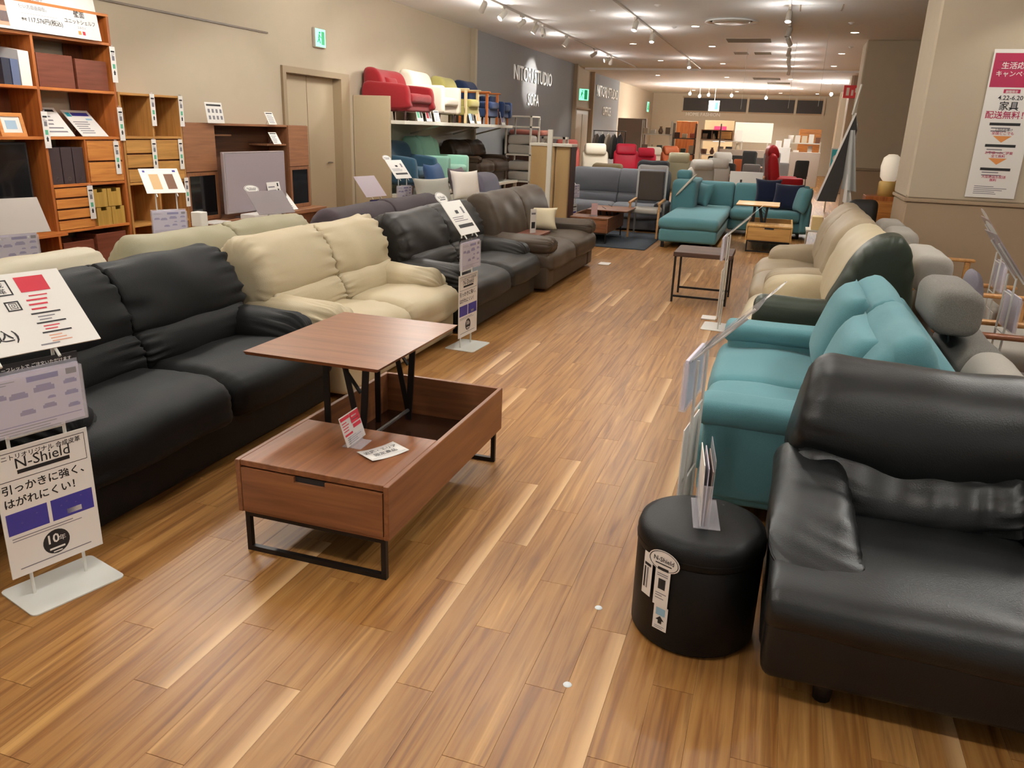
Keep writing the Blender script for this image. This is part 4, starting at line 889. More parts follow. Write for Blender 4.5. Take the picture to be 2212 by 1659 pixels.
def easel_card(lab, loc, w_, h, lean=35, rz=Q, cols=None, grp='cards on the wall furniture', fm=None):
    t = thing('display_card', lab, 'card', loc, rz, grp); M_ = Matrix.Rotation(-rad(lean), 4, 'X')
    b = MB().box(-w_/2, w_/2, -.002, .001, 0.002, h); b.v = [tuple(M_ @ Vector(p)) for p in b.v]; o = b.obj('card', fm or WHITE, t)
    prt(cols or ([(-w_*.4, w_*.4, h*.85, h*.93, 0)]+lines(-w_*.4, w_*.35, h*.1, h*.75, 5, 1)), o, -.003, M_)
    b = MB().bar((0, h*math.sin(rad(lean))*.7, h*math.cos(rad(lean))*.7), (0, h*math.sin(rad(lean))+.04, .001), .004, 6).obj('easel_leg', ACRYL, t)
    return t
easel_card('white slanted price sheet at left on the middle shelf of the cherry unit', (SF-.02, 5.60, 1.395), .30, .32, 42)
easel_card('white slanted sheet with blue header at right on the middle cherry shelf', (SF-.02, 5.98, 1.395), .30, .32, 46, cols=[(-.13, -.08, .24, .29, 8), (-.07, .12, .25, .29, 4), (.05, .12, .2, .22, 13)]+lines(-.12, .1, .03, .19, 6, 1))
# banner board leaning on top
t = thing('sign_board', 'large white price sign board leaning on top of the cherry shelf', 'sign', (SF+.03, 5.33, 2.222), Q); M_ = Matrix.Rotation(rad(-8), 4, 'X')
b = MB().box(-.80, .80, 0, .012, 0, .62); b.v = [tuple(M_ @ Vector(p)) for p in b.v]; o = b.obj('board', WHITE, t)
prt([(-.78, -.12, .02, .58, 6)]+[(-.75+.11*i, -.67+.11*i, .05+.12*j, .13+.12*j, (12, 0, 11, 1)[(i*3+j) % 4]) for i in range(6) for j in range(4)]+[(.0, .36, .135, .137, 1), (.555, .585, .03, .06, 7), (.60, .63, .03, .06, 2)]+[(.48, .49, .02, .6, 10)], o, -.001, M_)
def ont(s, sz, x, z, m_=BLACK, al='LEFT'):
    q = text(s, sz, o, (0, 0, 0), m=m_, align=al, bold=.01); q.matrix_local = M_ @ Matrix.Translation((x, -.002, z)) @ Matrix.Rotation(V, 4, 'X') @ Matrix.Diagonal((sz, sz, sz, 1))
ont('117,576円(税込)', .050, .06, .075); ont('参考', .026, .0, .08); ont('壁面', .058, .60, .175, al='CENTER'); ont('ユニットシェルフ', .042, .595, .118, al='CENTER'); ont('コネクト', .024, .6, .078, INKGREY, 'CENTER'); ont('空間に合わせて', .036, .0, .235, INKGREY); ont('使い方自由自在。', .036, .0, .175, INKGREY)
# tags on the cherry shelf and oak shelf
for i, (lab, y, z) in enumerate((('hanging price tag at the upper right edge of the cherry shelf', 6.255, 2.19), ('hanging price tag on the middle upright of the cherry shelf', 5.42, 1.60), ('hanging price tag where the cherry shelf meets the oak shelf', 6.265, 1.66), ('hanging price tag in front of the two cherry drawers', 6.17, 1.355), ('hanging price tag in front of the four cherry drawers', 5.80, .965),
        ('hanging price tag on the middle upright of the oak shelf', 6.70, 1.80), ('hanging price tag on the right upright of the oak shelf', 7.10, 1.80), ('hanging price tag on the left oak drawers', 6.66, 1.37), ('hanging price tag on the right oak drawers', 7.04, 1.37), ('hanging price tag low on the right oak upright', 7.08, .98))):
    hang_tag(lab, SF+.012, y, z, .30 if i else .31, .062)
# oak shelf
t = thing('shelf_unit', 'lower honey oak shelf with drawers, right of the cherry shelf', 'shelf', (SF, 6.28, 0), Q)
for a in (0, .40, .80): MB().cbox(a, a+.024, 0, SH_D, 0, 1.80, .002).obj('upright', OK_, t)
for i in (0, 1):
    for z in (.05, .53, .94, 1.375, 1.776): MB().cbox(.4*i+.024, .4*i+.4, 0, SH_D, z, z+.022, .002).obj('shelf_board', OKy, t)
    drawers(t, .4*i+.024, .4*i+.4, .962, 1.375, 3 if i == 0 else 2, OKy)
    MB().box(.4*i+.024, .4*i+.4, SH_D-.012, SH_D-.004, .07, .94).obj('back_panel', CH, t); MB().box(.4*i+.2, .4*i+.4, SH_D-.012, SH_D-.004, 1.397, 1.776).obj('back_panel', OKy, t)
# walnut television wall unit
t = thing('tv_unit', 'walnut television wall unit with two towers beside the oak shelf', 'tv unit', (-5.98, 7.12, 0), Q)
D = .42
MB().cbox(.0, 2.48, -.10, D-.01, .45, .50, .003).obj('long_board', WNy, t)
for i in range(4): MB().cbox(i*.62, i*.62+.6, .0, D-.02, .06, .44, .003).obj('low_cabinet', WN, t)
MB().box(.02, 2.42, .03, D-.03, 0, .06).obj('plinth', DARKM, t)
for a, w_ in ((.0, .52), (1.93, .46)):
    MB().cbox(a, a+w_, .10, D-.01, .50, 1.54, .003).obj('tower', WN, t)
    MB().cbox(a+.006, a+w_-.006, .085, .10, 1.03, 1.535, .003).obj('tower_door', wood('walnut_door', '84583d', '9d6b49', 'x', 1, .45), t)
    g_ = MB().cbox(a+.006, a+.05, .085, .10, .505, 1.02, .002).cbox(a+w_-.05, a+w_-.006, .085, .10, .505, 1.02, .002).cbox(a+.05, a+w_-.05, .085, .10, .505, .55, .002).cbox(a+.05, a+w_-.05, .085, .10, .985, 1.02, .002).obj('glass_door', WN, t)
    MB().box(a+.05, a+w_-.05, .09, .096, .55, .985).obj('glass_pane', GLASSD, g_)
MB().cbox(.52, 1.93, .10, D-.01, 1.515, 1.54, .003).obj('bridge_board', WNy, t); MB().box(.52, 1.93, D-.03, D-.015, .5, 1.515).obj('back_panel', wood('walnut_dark', '54321f', '6b4229', 'x', 1, .5), t)
MB().cbox(1.52, 1.93, .12, D-.03, 1.29, 1.31, .002).obj('shelf_board', WNy, t); MB().cbox(.52, .95, .2, D-.03, 1.40, 1.42, .002).obj('shelf_board', WNy, t)
def tv(lab, loc, w_, h, fm, sm, rz=Q):
    t = thing('television', lab, 'television', loc, rz); MB().cbox(-w_/2, w_/2, 0, .045, .06, .06+h, .006).obj('bezel', fm, t); MB().box(-w_/2+.02, w_/2-.02, -.002, 0, .085, .06+h-.02).obj('screen', sm, t)
    MB().cbox(-.05, .05, .01, .035, .01, .06, .003).obj('neck', fm, t); MB().cbox(-w_*.28, w_*.28, -.08, .1, 0, .012, .004).obj('foot_plate', fm, t)
tv('flat television with pale lilac sheen on its screen, on the walnut unit', (-5.90, 8.12, .50), 1.16, .68, mat('tv_silver', 'b9afb2', .3, metal=.5), mat('tv_screen_sheen', 'a3979d', .22, spec=.8))  # lilac base colour stands in for lamp reflections on the screen
tv('black flat television in the left bay of the cherry shelf', (SF-.06, 4.86, .589), .82, .70, BLACK, GLASSD)
# cards on the walnut unit
easel_card('white card with rows of small pictures standing on top of the walnut unit', (-6.02, 7.62, 1.54), .28, .22, 8, cols=[(-.12, .12, .18, .2, 0)]+[(-.11+.065*i, -.075+.065*i, .04+.07*j, .08+.07*j, 1) for i in range(4) for j in range(2)])
easel_card('small white card standing on the right of the walnut bridge board', (-6.05, 8.72, 1.54), .16, .16, 25)
easel_card('small white card on the little upper shelf of the walnut unit', (-6.02, 8.75, 1.31), .16, .16, 30)
easel_card('blue and white leaflet slanted on the long walnut board', (-5.95, 8.85, .50), .34, .32, 40, cols=[(-.02, .1, .16, .27, 8), (-.13, -.03, .06, .15, 8), (-.1, -.06, .01, .06, 8)]+lines(.02, .14, .03, .1, 3, 1))
easel_card('white chart card with black squares in front of the television with lilac sheen', (-5.82, 8.42, .50), .26, .40, 12, cols=[(.07, .1, .05+.07*i, .09+.07*i, 0) for i in range(5)]+lines(-.11, .04, .05, .35, 7, 1))
easel_card('low white strip of printed icons in front of the television with lilac sheen', (-5.72, 8.05, .50), .34, .10, 10, cols=[(-.14+.08*i, -.09+.08*i, .02, .07, 1) for i in range(4)])
tag(MB().cbox(-5.84, -5.64, 7.68, 8.2, .502, .56, .004).obj('card_box', WHITE), 'long flat white box below the television with lilac sheen', 'box')
tag(MB().cbox(-5.95, -5.75, 7.1, 7.4, .502, .515, .002).obj('folded_paper', WHITE), 'folded white paper at the left end of the walnut board', 'paper')
sign_stand('grey clear slanted sign stand in front of the television with lilac sheen', (-4.9, 7.05, 0), rad(70), board=None, pocket=False, blank=True, card=.44, cardh=.30, h=.68, tilt=45, ov=True, cmat=mat('card_acrylic_grey', '9b9092', .2, alpha=.85))

# ------------------------------------------------------------------ chair display shelf
SHW = mat('shelf_white', 'cdc9bc', .5); PANEL = mat('panel_beige', 'b3a184', .7)
tag(MB().cbox(XL+.01, XL+.62, 11.3, 11.36, 0, 2.0, .003).obj('end_panel_board', PANEL), 'tall beige end panel of the chair display beside the door', 'panel')
tu = thing('display_shelf', 'long white upper display shelf with armchairs along the left wall', 'display shelf', (XL, 11.3, 0))
tl = thing('display_shelf', 'long white lower display shelf with armchairs along the left wall', 'display shelf', (XL, 11.3, 0))
for y0, y1 in ((.065, 1.95), (1.95, 3.9), (3.9, 5.2)):
    MB().cbox(.035, .85, y0, y1, 1.60, 1.655, .003).obj('shelf_board', SHW, tu); MB().cbox(.035, 1.0, y0, y1, .50, .55, .003).obj('shelf_board', SHW, tl)
    struct(MB().box(XL+.002, XL+.03, 11.3+y0, 11.3+y1, .0, 1.60).obj('wall_backing', SHW))
for y in (1.94, 3.89, 5.16):
    MB().box(.5, .53, y, y+.03, 0, .50).obj('post', SHW, tl); MB().box(.95, .98, y, y+.03, 0, .50).obj('post', SHW, tl)
for y in (1.94, 3.89, 5.16): MB().sbar((.04, y, 1.45), (.6, y, 1.60), .02, .03).obj('bracket', SHW, tu)
t = thing('white_rack', 'white metal rack frame with stacked grey bedding at the shelf end', 'rack', (-5.75, 16.6, 0))
for x in (0, .55):
    for y in (0, .6): MB().box(x, x+.035, y, y+.035, 0, 1.86).obj('post', SHW, t)
for z in (.5, 1.05, 1.62, 1.83): MB().box(0, .585, 0, .635, z, z+.03).obj('rack_shelf', SHW, t)
for i, z in enumerate((.53, .74, 1.08, 1.28)):
    tag(MB().loft(rrect(-5.7, -5.2, z, z+.19, .06), 16.66, 17.2, 'y', .05, .05, 4, rip=.02).obj('folded_bedding', F_PALE, None, True), 'grey folded bedding on the white rack, %s from the bottom' % ORD[i], 'bedding', 'bedding on the white rack')

def armchair(label, loc, rz, w_=.8, d=.78, hs=.42, hb=.85, ha=.60, m=None, leg=None, style='tub', legh=.14, lean=.12, cat='armchair', grp='armchairs on the display shelf', button=False):
    t = thing('armchair', label, cat, loc, rz, grp); aw = .13
    MB().loft(rrect(.05, d-.06, legh, hs-.12, .03), .04, w_-.04, 'x', .03, .03, 4).obj('base', m, t, True)
    MB().loft(rrect(-.0, d-.2, hs-.14, hs, .05, 5), aw-.01, w_-aw+.01, 'x', .04, .04, 6, rip=.01, puff=.02).obj('seat_cushion', m, t, True)
    bp = crs([(d-.30, hs-.08), (d-.29, hs+.15), (d-.22, hb-.06), (d-.13+lean*.3, hb), (d-.02+lean*.5, hb-.05), (d+lean*.2, hs), (d-.06, legh+.03), (d-.2, legh+.1)], 32)
    bo = MB().loft(bp, .05, w_-.05, 'x', .07, .07, 8, rip=.01, warp=(lambda P: (P[0], P[1]-.10*((2*P[0]/w_-1)**2), P[2])) if style == 'tub' else None).obj('backrest', m, t, True)
    for x in (0, w_-aw):
        if style == 'tub':
            MB().loft(crs([(.04, legh+.03), (.0, .3), (.02, ha-.06), (.10, ha), (d*.6, ha+.03), (d-.06, hb-.22), (d-.02, .3), (d-.06, legh+.03)], 32), x, x+aw, 'x', .045, .045, 4).obj('armrest', m, t, True)
        elif style == 'box':
            MB().loft(rrect(.0, d-.02, legh, ha, .05, 4), x, x+aw, 'x', .04, .04, 4).obj('armrest', m, t, True)
        elif style == 'wood':
            MB().loft(rrect(x+.03, x+.09, ha-.03, ha, .012), 0, d-.05, 'y', .03, .02, 3).obj('armrest', leg, t, True)
            for y in (.05, d-.14): MB().cbox(x+.04, x+.08, y, y+.05, 0, ha-.03, .006).obj('leg', leg, t)
    if style != 'wood' and leg:
        for x in (.09, w_-.09):
            for y in (.09, d-.12): MB().bar((x, y, legh+.02), (x+(.02 if x > w_/2 else -.02), y, 0), .022, 8, .013).obj('leg', leg, t, True)
    return t
LEGD = mat('leg_dark_wood', '3a1c14', .5); LEGO = mat('leg_oak', 'b98a4c', .5)
F_RED = fabric('fabric_red', '871d22', .3); F_WHT = fabric('fabric_white', 'd6cab8', .3); F_OLV = fabric('fabric_olive', 'a39a5c', .3); F_NAVY = fabric('fabric_navy', '2c3f66', .3); F_BLUE = fabric('fabric_petrol', '2c4a5c', .3); F_MINT = fabric('fabric_mint', '8cb8a4', .3); F_ORG = fabric('fabric_orange', 'b85a26', .3)
c1 = armchair('red fabric armchair on the upper display shelf', (-5.52, 11.42, 1.655), Q, 1.0, .82, .40, .76, .52, F_RED, LEGD, 'tub')
tag(MB().pillow(.40, .24, .12, Matrix.Translation((-6.02, 11.86, 2.18)) @ Matrix.Rotation(Q, 4, 'Z') @ Matrix.Rotation(rad(-20), 4, 'X')).obj('throw_cushion', F_RED, None, True), 'small red cushion on the red armchair', 'cushion')
armchair('white fabric armchair next to the red one on the upper shelf', (-5.52, 12.72, 1.655), Q, .84, .80, .40, .82, .58, F_WHT, LEGD, 'box')
armchair('olive cushioned chair with pale wooden arms on the upper shelf', (-5.55, 13.95, 1.655), Q, .72, .75, .42, .80, .60, F_OLV, mat('pale_wood', 'd6bd90', .5), 'wood')
armchair('navy blue cushioned chair with orange wooden arms on the upper shelf', (-5.55, 15.05, 1.655), Q, .72, .75, .42, .80, .60, F_NAVY, mat('orange_wood', 'c06a2c', .5), 'wood')
armchair('navy stool chair with orange back, last on the upper shelf', (-5.55, 15.87, 1.655), Q, .6, .6, .40, .55, .45, F_NAVY, mat('orange_wood2', 'b8602a', .5), 'box')
armchair('petrol blue tub armchair on the lower display shelf', (-5.42, 11.45, .55), Q, .92, .80, .40, .80, .56, F_BLUE, LEGD, 'tub')
mc = armchair('mint green armchair on the lower shelf beside the blue one', (-5.42, 12.75, .55), Q, .98, .82, .40, .86, .56, F_MINT, LEGD, 'box', lean=.2)
tag(MB().pillow(.6, .5, .18, Matrix.Translation((-6.0, 13.15, 1.20)) @ Matrix.Rotation(Q, 4, 'Z') @ Matrix.Rotation(rad(-18), 4, 'X')).obj('throw_cushion', F_MINT, None, True), 'large mint cushion leaning in the mint armchair', 'cushion')
sofa('leather_sofa', 'small dark brown leather sofa on the lower display shelf', (-5.45, 14.3, .55), Q, 1.75, d=.84, hb=.80, m=leather('leather_dark_brown', '33261c', .35), gather=.01, arm_style='roll', arm_w=.2, arm_h=.5, lumb=False)
for i, (lab, y, z, x, m_) in enumerate((('white price card on the upper shelf edge below the red armchair', 12.3, 1.656, -5.56, None), ('white price card on the upper shelf edge below the white armchair', 12.62, 1.656, -5.56, None), ('blue and white card on the upper shelf below the olive chair', 14.2, 1.656, -5.56, None), ('orange and white card on the upper shelf below the navy chair', 14.55, 1.656, -5.56, None), ('lilac card on the upper shelf at the last chair', 15.95, 1.656, -5.56, None), ('dark and green card beside the red armchair on the upper shelf', 11.95, 1.656, -5.56, None))):
    easel_card(lab, (x, y, z), .22, .26 if i != 1 else .18, 14, cols=[(-.09, .0, .05, .2, (2, 1, 13, 7, 5, 9)[i]), (.02, .09, .05, .2, (1, 1, 0, 11, 1, 0)[i] if i != 1 else 1)] if i != 1 else None, grp='cards on the display shelf')
# low white plinth with cushions, behind the plum sofa
t = thing('low_table', 'long low white display table carrying cushions behind the plum sofa', 'table', (-4.62, 8.9, 0))
MB().cbox(0, .62, 0, 2.2, .60, .64, .004).obj('table_top', SHW, t)
for x in (.02, .57):
    for y in (.03, 2.14): MB().box(x, x+.03, y, y+.03, 0, .6).obj('leg', SHW, t)
def cushion(lab, loc, w_, h, th, m_, rz, lean=-18, grp='cushions on the low white table'):
    M_ = Matrix.Translation(loc) @ Matrix.Rotation(rz, 4, 'Z') @ Matrix.Rotation(rad(lean), 4, 'X'); return tag(MB().pillow(w_, h, th, M_, 14).obj('throw_cushion', m_, None, True), lab, 'cushion', grp)
cushion('pale ribbed rectangular cushion on the low white table', (-4.25, 9.5, .80), .58, .34, .16, fabric('fabric_ribbed', 'c9c6ba', .8), Q-.5)
cushion('dark grey cushion lying under the ribbed one on the low table', (-4.2, 9.55, .70), .5, .14, .12, F_PLUM, Q, -10)
wc = cushion('white tasselled cushion on the low white table', (-4.18, 10.45, .83), .46, .40, .17, mat('cushion_white', 'ece4da', .9), Q-.6, -14)
cushion('mauve grey cushion leaning behind the white one', (-4.42, 10.78, .84), .5, .42, .16, fabric('fabric_mauve', '6d6268'), Q)
cushion('denim blue cushion at the back of the low white table', (-4.52, 10.2, .88), .5, .48, .17, fabric('fabric_denim', '3c577e'), Q)
t = thing('folded_throw', 'stack of folded pale throws at the front of the low white table', 'throw', (-4.18, 8.95, .641), Q)
for i in range(2): MB().loft(rrect(.0, .3, .05*i, .05*i+.048, .022), .0, .4, 'x', .02, .02, 4, rip=.01).obj('fold', F_PALE if i else F_WHT, t, True)
armchair('light grey violet armchair behind the cushions, left of the canvas screen', (-4.05, 12.2, 0), Q, .9, .8, .44, .88, .6, fabric('fabric_lilac_grey', '6b6875'), LEGD, 'box', grp='chairs beyond the cushions')

# ------------------------------------------------------------------ middle distance
coffee_table('pale oak lift top table in front of the teal corner sofa', (-.42, 12.05, 0), 'oak', .64)
coffee_table('walnut lift top table on the navy rug before the slate sofa', (-2.36, 11.55, 0), 'walnut', .47, -1)
tag(MB().loft(rrect(-3.1, -1.75, 11.3, 13.3, .02, 2), .001, .012, 'z', .004, .004, 1, k=1).obj('rug', fabric('rug_navy', '1c2836', .9)), 'dark navy rug under the walnut table by the slate sofa', 'rug')
sofa('fabric_sofa', 'slate grey fabric sofa facing the camera behind the navy rug', (-3.62, 13.45, 0), 0, 1.78, d=.98, hb=.99, m=F_SLATE, gather=.004, arm_style='slab', arm_w=.14, arm_h=.5)
t = thing('price_stand', 'small acrylic price stand on the walnut table by the slate sofa', 'price stand', (-2.62, 11.75, .386), 0)
MB().box(-.05, .05, -.03, .03, 0, .004).box(-.05, .05, -.002, .002, .004, .2).obj('acrylic_body', ACRYL, t); MB().box(-.045, .045, -.005, -.003, .02, .19).obj('card', mat('card_rose', 'bf9c98', .5), t)
t = thing('director_chair', 'dark brown sling chair with pale wooden frame beside the slate sofa', 'chair', (-2.25, 12.62, 0))
for x in (0, .46):
    MB().sbar((x, 0.0, 0), (x, .05, .55), .03).obj('leg', W_ARM2, t); MB().sbar((x, .55, 0), (x, .62, 1.08), .03).obj('back_post', STEEL, t); MB().sbar((x, -.02, .55), (x, .60, .58), .04, .025).obj('armrest', W_ARM2, t)
MB().loft(rrect(.50, .60, .55, 1.02, .03), .03, .43, 'x', .02, .02, 3).obj('backrest', mat('sling_brown', '3b332c', .8), t, True); MB().loft(rrect(.0, .52, .38, .46, .03), .02, .44, 'x', .02, .02, 3).obj('seat', F_PALE, t, True)
# canvas wardrobe screen with white post
t = thing('canvas_screen', 'tall beige canvas covered screen with white top rail', 'screen', (-3.56, 11.45, 0)); CNV = fabric('canvas_beige', 'b39669', .6); CNV2 = fabric('canvas_side', '977b50', .6)
MB().loft(rrect(0, .36, 0, .3, .02, 3), .03, 1.38, 'z', .01, .01, 8, rip=.012).obj('canvas_panel', CNV, t, True); MB().loft(rrect(.365, .60, .03, .3, .02, 3), .03, 1.37, 'z', .01, .01, 8, rip=.012).obj('canvas_panel', CNV, t, True)
MB().cbox(-.015, .62, -.015, .32, 1.37, 1.41, .004).obj('top_rail', SHW, t); MB().cbox(.60, .615, .0, .3, .02, 1.37, .002).obj('side_frame', LEGD, t)
for x in (0.02, .58): MB().bar((x, .15, .04), (x, .15, 0), .02).obj('foot', SHW, t)
t = thing('banner_post', 'white banner post standing in front of the canvas screen', 'post', (-3.2, 11.2, 0)); MB().cbox(-.035, .035, -.02, .02, .01, 1.6, .004).obj('post', SHW, t); MB().cbox(-.2, .2, -.12, .12, 0, .012, .004).obj('base_plate', SHW, t)
# things on the brown sofa
cushion('ivory cushion with tassels on the taupe brown sofa', (-2.72, 9.0, .60), .55, .28, .15, mat('cushion_ivory', 'e0d4b4', .9), rad(20), -25, 'cushions on the sofas')
t = thing('tray_table', 'reddish wooden tray table standing between the charcoal and brown sofas', 'tray table', (-2.44, 8.0, .475), Q)
MB().cbox(0, .72, 0, .45, .0, .03, .004).obj('tray_board', RB, t); MB().cbox(0, .72, .43, .45, .03, .10, .003).obj('tray_edge', RB, t)
t = thing('price_tag', 'white price tag standing on the reddish tray table', 'price tag', (-2.55, 8.4, .506), Q-.6); MB().box(-.04, .04, 0, .004, 0, .26).obj('card', WHITE, t); prt([(-.025, .025, .05, .12, 0), (-.03, .03, .2, .22, 1)], t.children[0], -.001)
# teal corner sofa
t = thing('corner_sofa', 'teal fabric corner sofa with chaise in the middle of the shop', 'sofa', (-1.66, 11.75, 0)); F = F_TEAL
MB().loft(rrect(.0, 3.1, .09, .28, .04), .02, .86, 'x', .04, .04, 4).obj('chaise_base', F, t, True); MB().loft(rrect(2.2, 3.25, .09, .28, .04), .86, 2.05, 'x', .03, .03, 4).obj('base', F, t, True)
MB().loft(rrect(-.02, 2.75, .27, .44, .07, 5), .0, .87, 'x', .06, .06, 6, rip=.015).obj('chaise_cushion', F, t, True)
for a, b_ in ((.88, 1.45), (1.46, 2.0)): MB().loft(rrect(2.12, 2.95, .27, .45, .07, 5), a, b_, 'x', .05, .05, 6, rip=.015, puff=.03).obj('seat_cushion', F, t, True)
bkp = crs([(2.80, .40), (2.80, .6), (2.86, .78), (2.95, .83), (3.12, .80), (3.2, .6), (3.2, .3), (2.95, .3)], 32)
for a, b_ in ((.05, .87), (.88, 1.45), (1.46, 2.12)): MB().loft(bkp, a, b_, 'x', .05, .05, 8, rip=.012).obj('back_cushion', F, t, True)
MB().loft(rrect(1.95, 3.2, .25, .88, .08, 5), -.10, .30, 'x', .07, .06, 4, rip=.01).obj('armrest', F, t, True); MB().loft(rrect(2.3, 2.6, .86, 1.02, .06, 5), -.08, .16, 'x', .05, .05, 3).obj('headrest', F, t, True)
MB().loft(rrect(2.1, 3.2, .1, .62, .06, 5), 2.0, 2.16, 'x', .05, .05, 4, rip=.01).obj('armrest', F, t, True)
for x, y in ((.08, .08), (.78, .08), (2.0, 2.3), (.08, 3.0), (2.0, 3.0)): MB().bar((x, y, .1), (x, y, 0), .025).obj('foot', FOOTD, t)
gs = 'cushions on the teal corner sofa'
cushion('small teal cushion leaning by the arm of the teal corner sofa', (-1.28, 14.25, .62), .42, .42, .16, F_TEAL, rad(-50), -20, gs)
NV = fabric('fabric_ink_navy', '1a2036', .3)
cushion('navy cushion standing on its corner, left one on the teal corner sofa', (-.22, 14.42, .72), .44, .44, .16, NV, rad(10), -16, gs).rotation_euler = (0, 0, 0)
cushion('navy cushion with white tags at the right end of the teal corner sofa', (.10, 14.2, .66), .5, .46, .16, NV, rad(-20), -18, gs)
cushion('teal cushion leaning on the right arm of the teal corner sofa', (.34, 13.98, .64), .46, .44, .18, F_TEAL, rad(-70), -14, gs)
cushion('small white label cushion strip draped over the teal sofa arm', (-1.52, 13.7, .80), .14, .5, .04, F_WHT, rad(-90), -40, gs)
# hanging fabric display near the column
t = thing('fabric_display', 'tilted fabric swatch display with dark back and hanging grey cloth', 'display', (.72, 10.95, 0))
MB().add([(-.28, 0, .85), (-.06, 0, .85), (.06, 0, 1.72), (.02, 0, 1.9), (-.28, .03, .85), (-.06, .03, .85), (.06, .03, 1.72), (.02, .03, 1.9)], [(0, 1, 2, 3), (7, 6, 5, 4), (0, 4, 5, 1), (1, 5, 6, 2), (2, 6, 7, 3), (3, 7, 4, 0)]).obj('dark_drape', mat('board_dark', '33302d', .8), t); MB().sbar((-.29, .015, .86), (.015, .015, 1.92), .022, .04, (0, 1, 0)).obj('white_edge', WHITE, t)
MB().bar((-.02, 0, 1.9), (.03, 0, 2.25), .014).obj('pole', SHW, t); MB().bar((.06, .1, 1.8), (.06, .1, 0), .014).obj('pole', SHW, t); MB().cbox(-.2, .25, -.15, .25, 0, .012, .003).obj('base_plate', SHW, t)
MB().bar((.06, .1, 1.8), (-.02, 0, 1.92), .012).obj('cross_bar', SHW, t)
b = MB(); n = 10
for z, wv in ((1.75, .03), (1.0, .12)):
    pass
for k, (x0, x1, z0, z1, m_) in enumerate(((-.02, .16, 1.02, 1.72, mat('cloth_grey', 'aeb0ae', .9)), (.02, .13, .86, 1.2, mat('cloth_white', 'd5d2cc', .9)))):
    b = MB(); P0 = []; 
    for i in range(n+1):
        for j in range(6):
            u_, v_ = i/n, j/5; xx = x0+(x1-x0)*u_*(.3+.7*v_); P0.append((xx, -.05+.03*math.sin(u_*9+k)*v_, z1+(z0-z1)*v_-.03*u_*v_))
    P1 = [(x, y+.008, z) for x, y, z in P0]; N_ = len(P0)
    fs = [(i*6+j, (i+1)*6+j, (i+1)*6+j+1, i*6+j+1) for i in range(n) for j in range(5)]
    fs += [tuple(N_+q for q in reversed(f)) for f in fs]
    b.add(P0+P1, fs).obj('hanging_cloth', m_, t, True)
# white wire table with boxes beside it
t = thing('wire_table', 'small white wire leg table carrying boxes right of the corner sofa', 'table', (.38, 11.5, 0)); MB().cbox(0, .44, 0, .4, .40, .425, .003).obj('table_top', SHW, t)
for x in (.02, .42):
    MB().bar((x, .02, .40), (x, .38, 0), .008).obj('leg', SHW, t); MB().bar((x, .38, .40), (x, .02, 0), .008).obj('leg', SHW, t)
tag(MB().cbox(.44, .58, 11.55, 11.8, .426, .60, .004).obj('display_box', mat('box_yellow', 'd9c088', .6)), 'pale yellow box on the small wire table', 'box'); tag(MB().cbox(.6, .8, 11.55, 11.8, .426, .57, .004).obj('display_box', WHITE), 'white box on the small wire table', 'box')
# cabinet with lamp behind the column edge
t = thing('side_cabinet', 'orange brown wooden cabinet half hidden by the beige column', 'cabinet', (1.0, 10.9, 0)); MB().cbox(0, .6, 0, .4, 0, .95, .004).obj('body', CH, t); MB().cbox(.01, .59, -.012, 0, .05, .9, .003).obj('door', CHd, t)
t = thing('table_lamp', 'white rounded lamp glowing on the wooden cabinet by the column', 'lamp', (1.25, 11.1, .951)); MB().lathe([(0, 0), (.11, 0), (.11, .16), (.10, .18)], 20).obj('lamp_base', mat('lamp_amber', 'd8b468', .5), t, True); MB().lathe([(.07, .18), (.11, .23), (.12, .36), (.10, .46), (.05, .50), (0, .505)], 24).obj('lamp_shade', mat('lamp_shade_glow', 'fff2dc', .6, emit=.25), t, True)
armchair('dark leather armchair tucked beside the column', (1.12, 10.55, 0), rad(180), .42, .55, .42, .95, .6, L_CHAR, LEGD, 'box', grp='chairs by the column')

# ------------------------------------------------------------------ far clutter
def recliner(label, loc, rz, m, s=1.0, grp='recliners in the far area', head=True):
    t = thing('recliner_chair', label, 'recliner', loc, rz, grp); t.scale = (s, s, s)
    MB().lathe([(0, 0), (.28, 0), (.28, .03), (.06, .05), (.05, .3)], 20).obj('base', LEGD, t, True)
    MB().loft(rrect(-.3, .25, .28, .45, .06), -.3, .3, 'x', .06, .06, 4, rip=.01).obj('seat', m, t, True)
    MB().loft(crs([(.18, .40), (.20, .7), (.30, 1.0), (.42, 1.02), (.42, .7), (.34, .38)], 28), -.29, .29, 'x', .07, .07, 5, rip=.015).obj('backrest', m, t, True)
    if head: MB().loft(crs([(.24, .96), (.27, 1.12), (.36, 1.2), (.45, 1.12), (.43, .97)], 24), -.24, .24, 'x', .06, .06, 4).obj('headrest', m, t, True)
    for x in (-.38, .28): MB().loft(rrect(-.25, .25, .40, .60, .05), x, x+.1, 'x', .04, .04, 3).obj('armrest', m, t, True)
    return t
L_SAL = leather('leather_salmon', 'c8685c', .45); L_PINK = leather('leather_crimson', 'b8203a', .4); L_RED2 = leather('leather_deep_red', '7a1014', .4); L_TAN = leather('leather_tan', 'a85a38', .35); L_WHT = leather('leather_white', 'd4ccb8', .5)
recliner('salmon leather recliner behind the canvas screen', (-5.25, 20.2, 0), rad(25), L_SAL, 1.15); recliner('white leather recliner beside the salmon one', (-4.35, 19.4, 0), rad(20), L_WHT, 1.1)
recliner('crimson leather recliner in front of the far grey column wall', (-3.95, 21.0, 0), rad(10), L_PINK, 1.1); recliner('small crimson leather recliner partly hidden, right of the larger one', (-3.75, 23.2, 0), rad(15), L_PINK, 1.0)
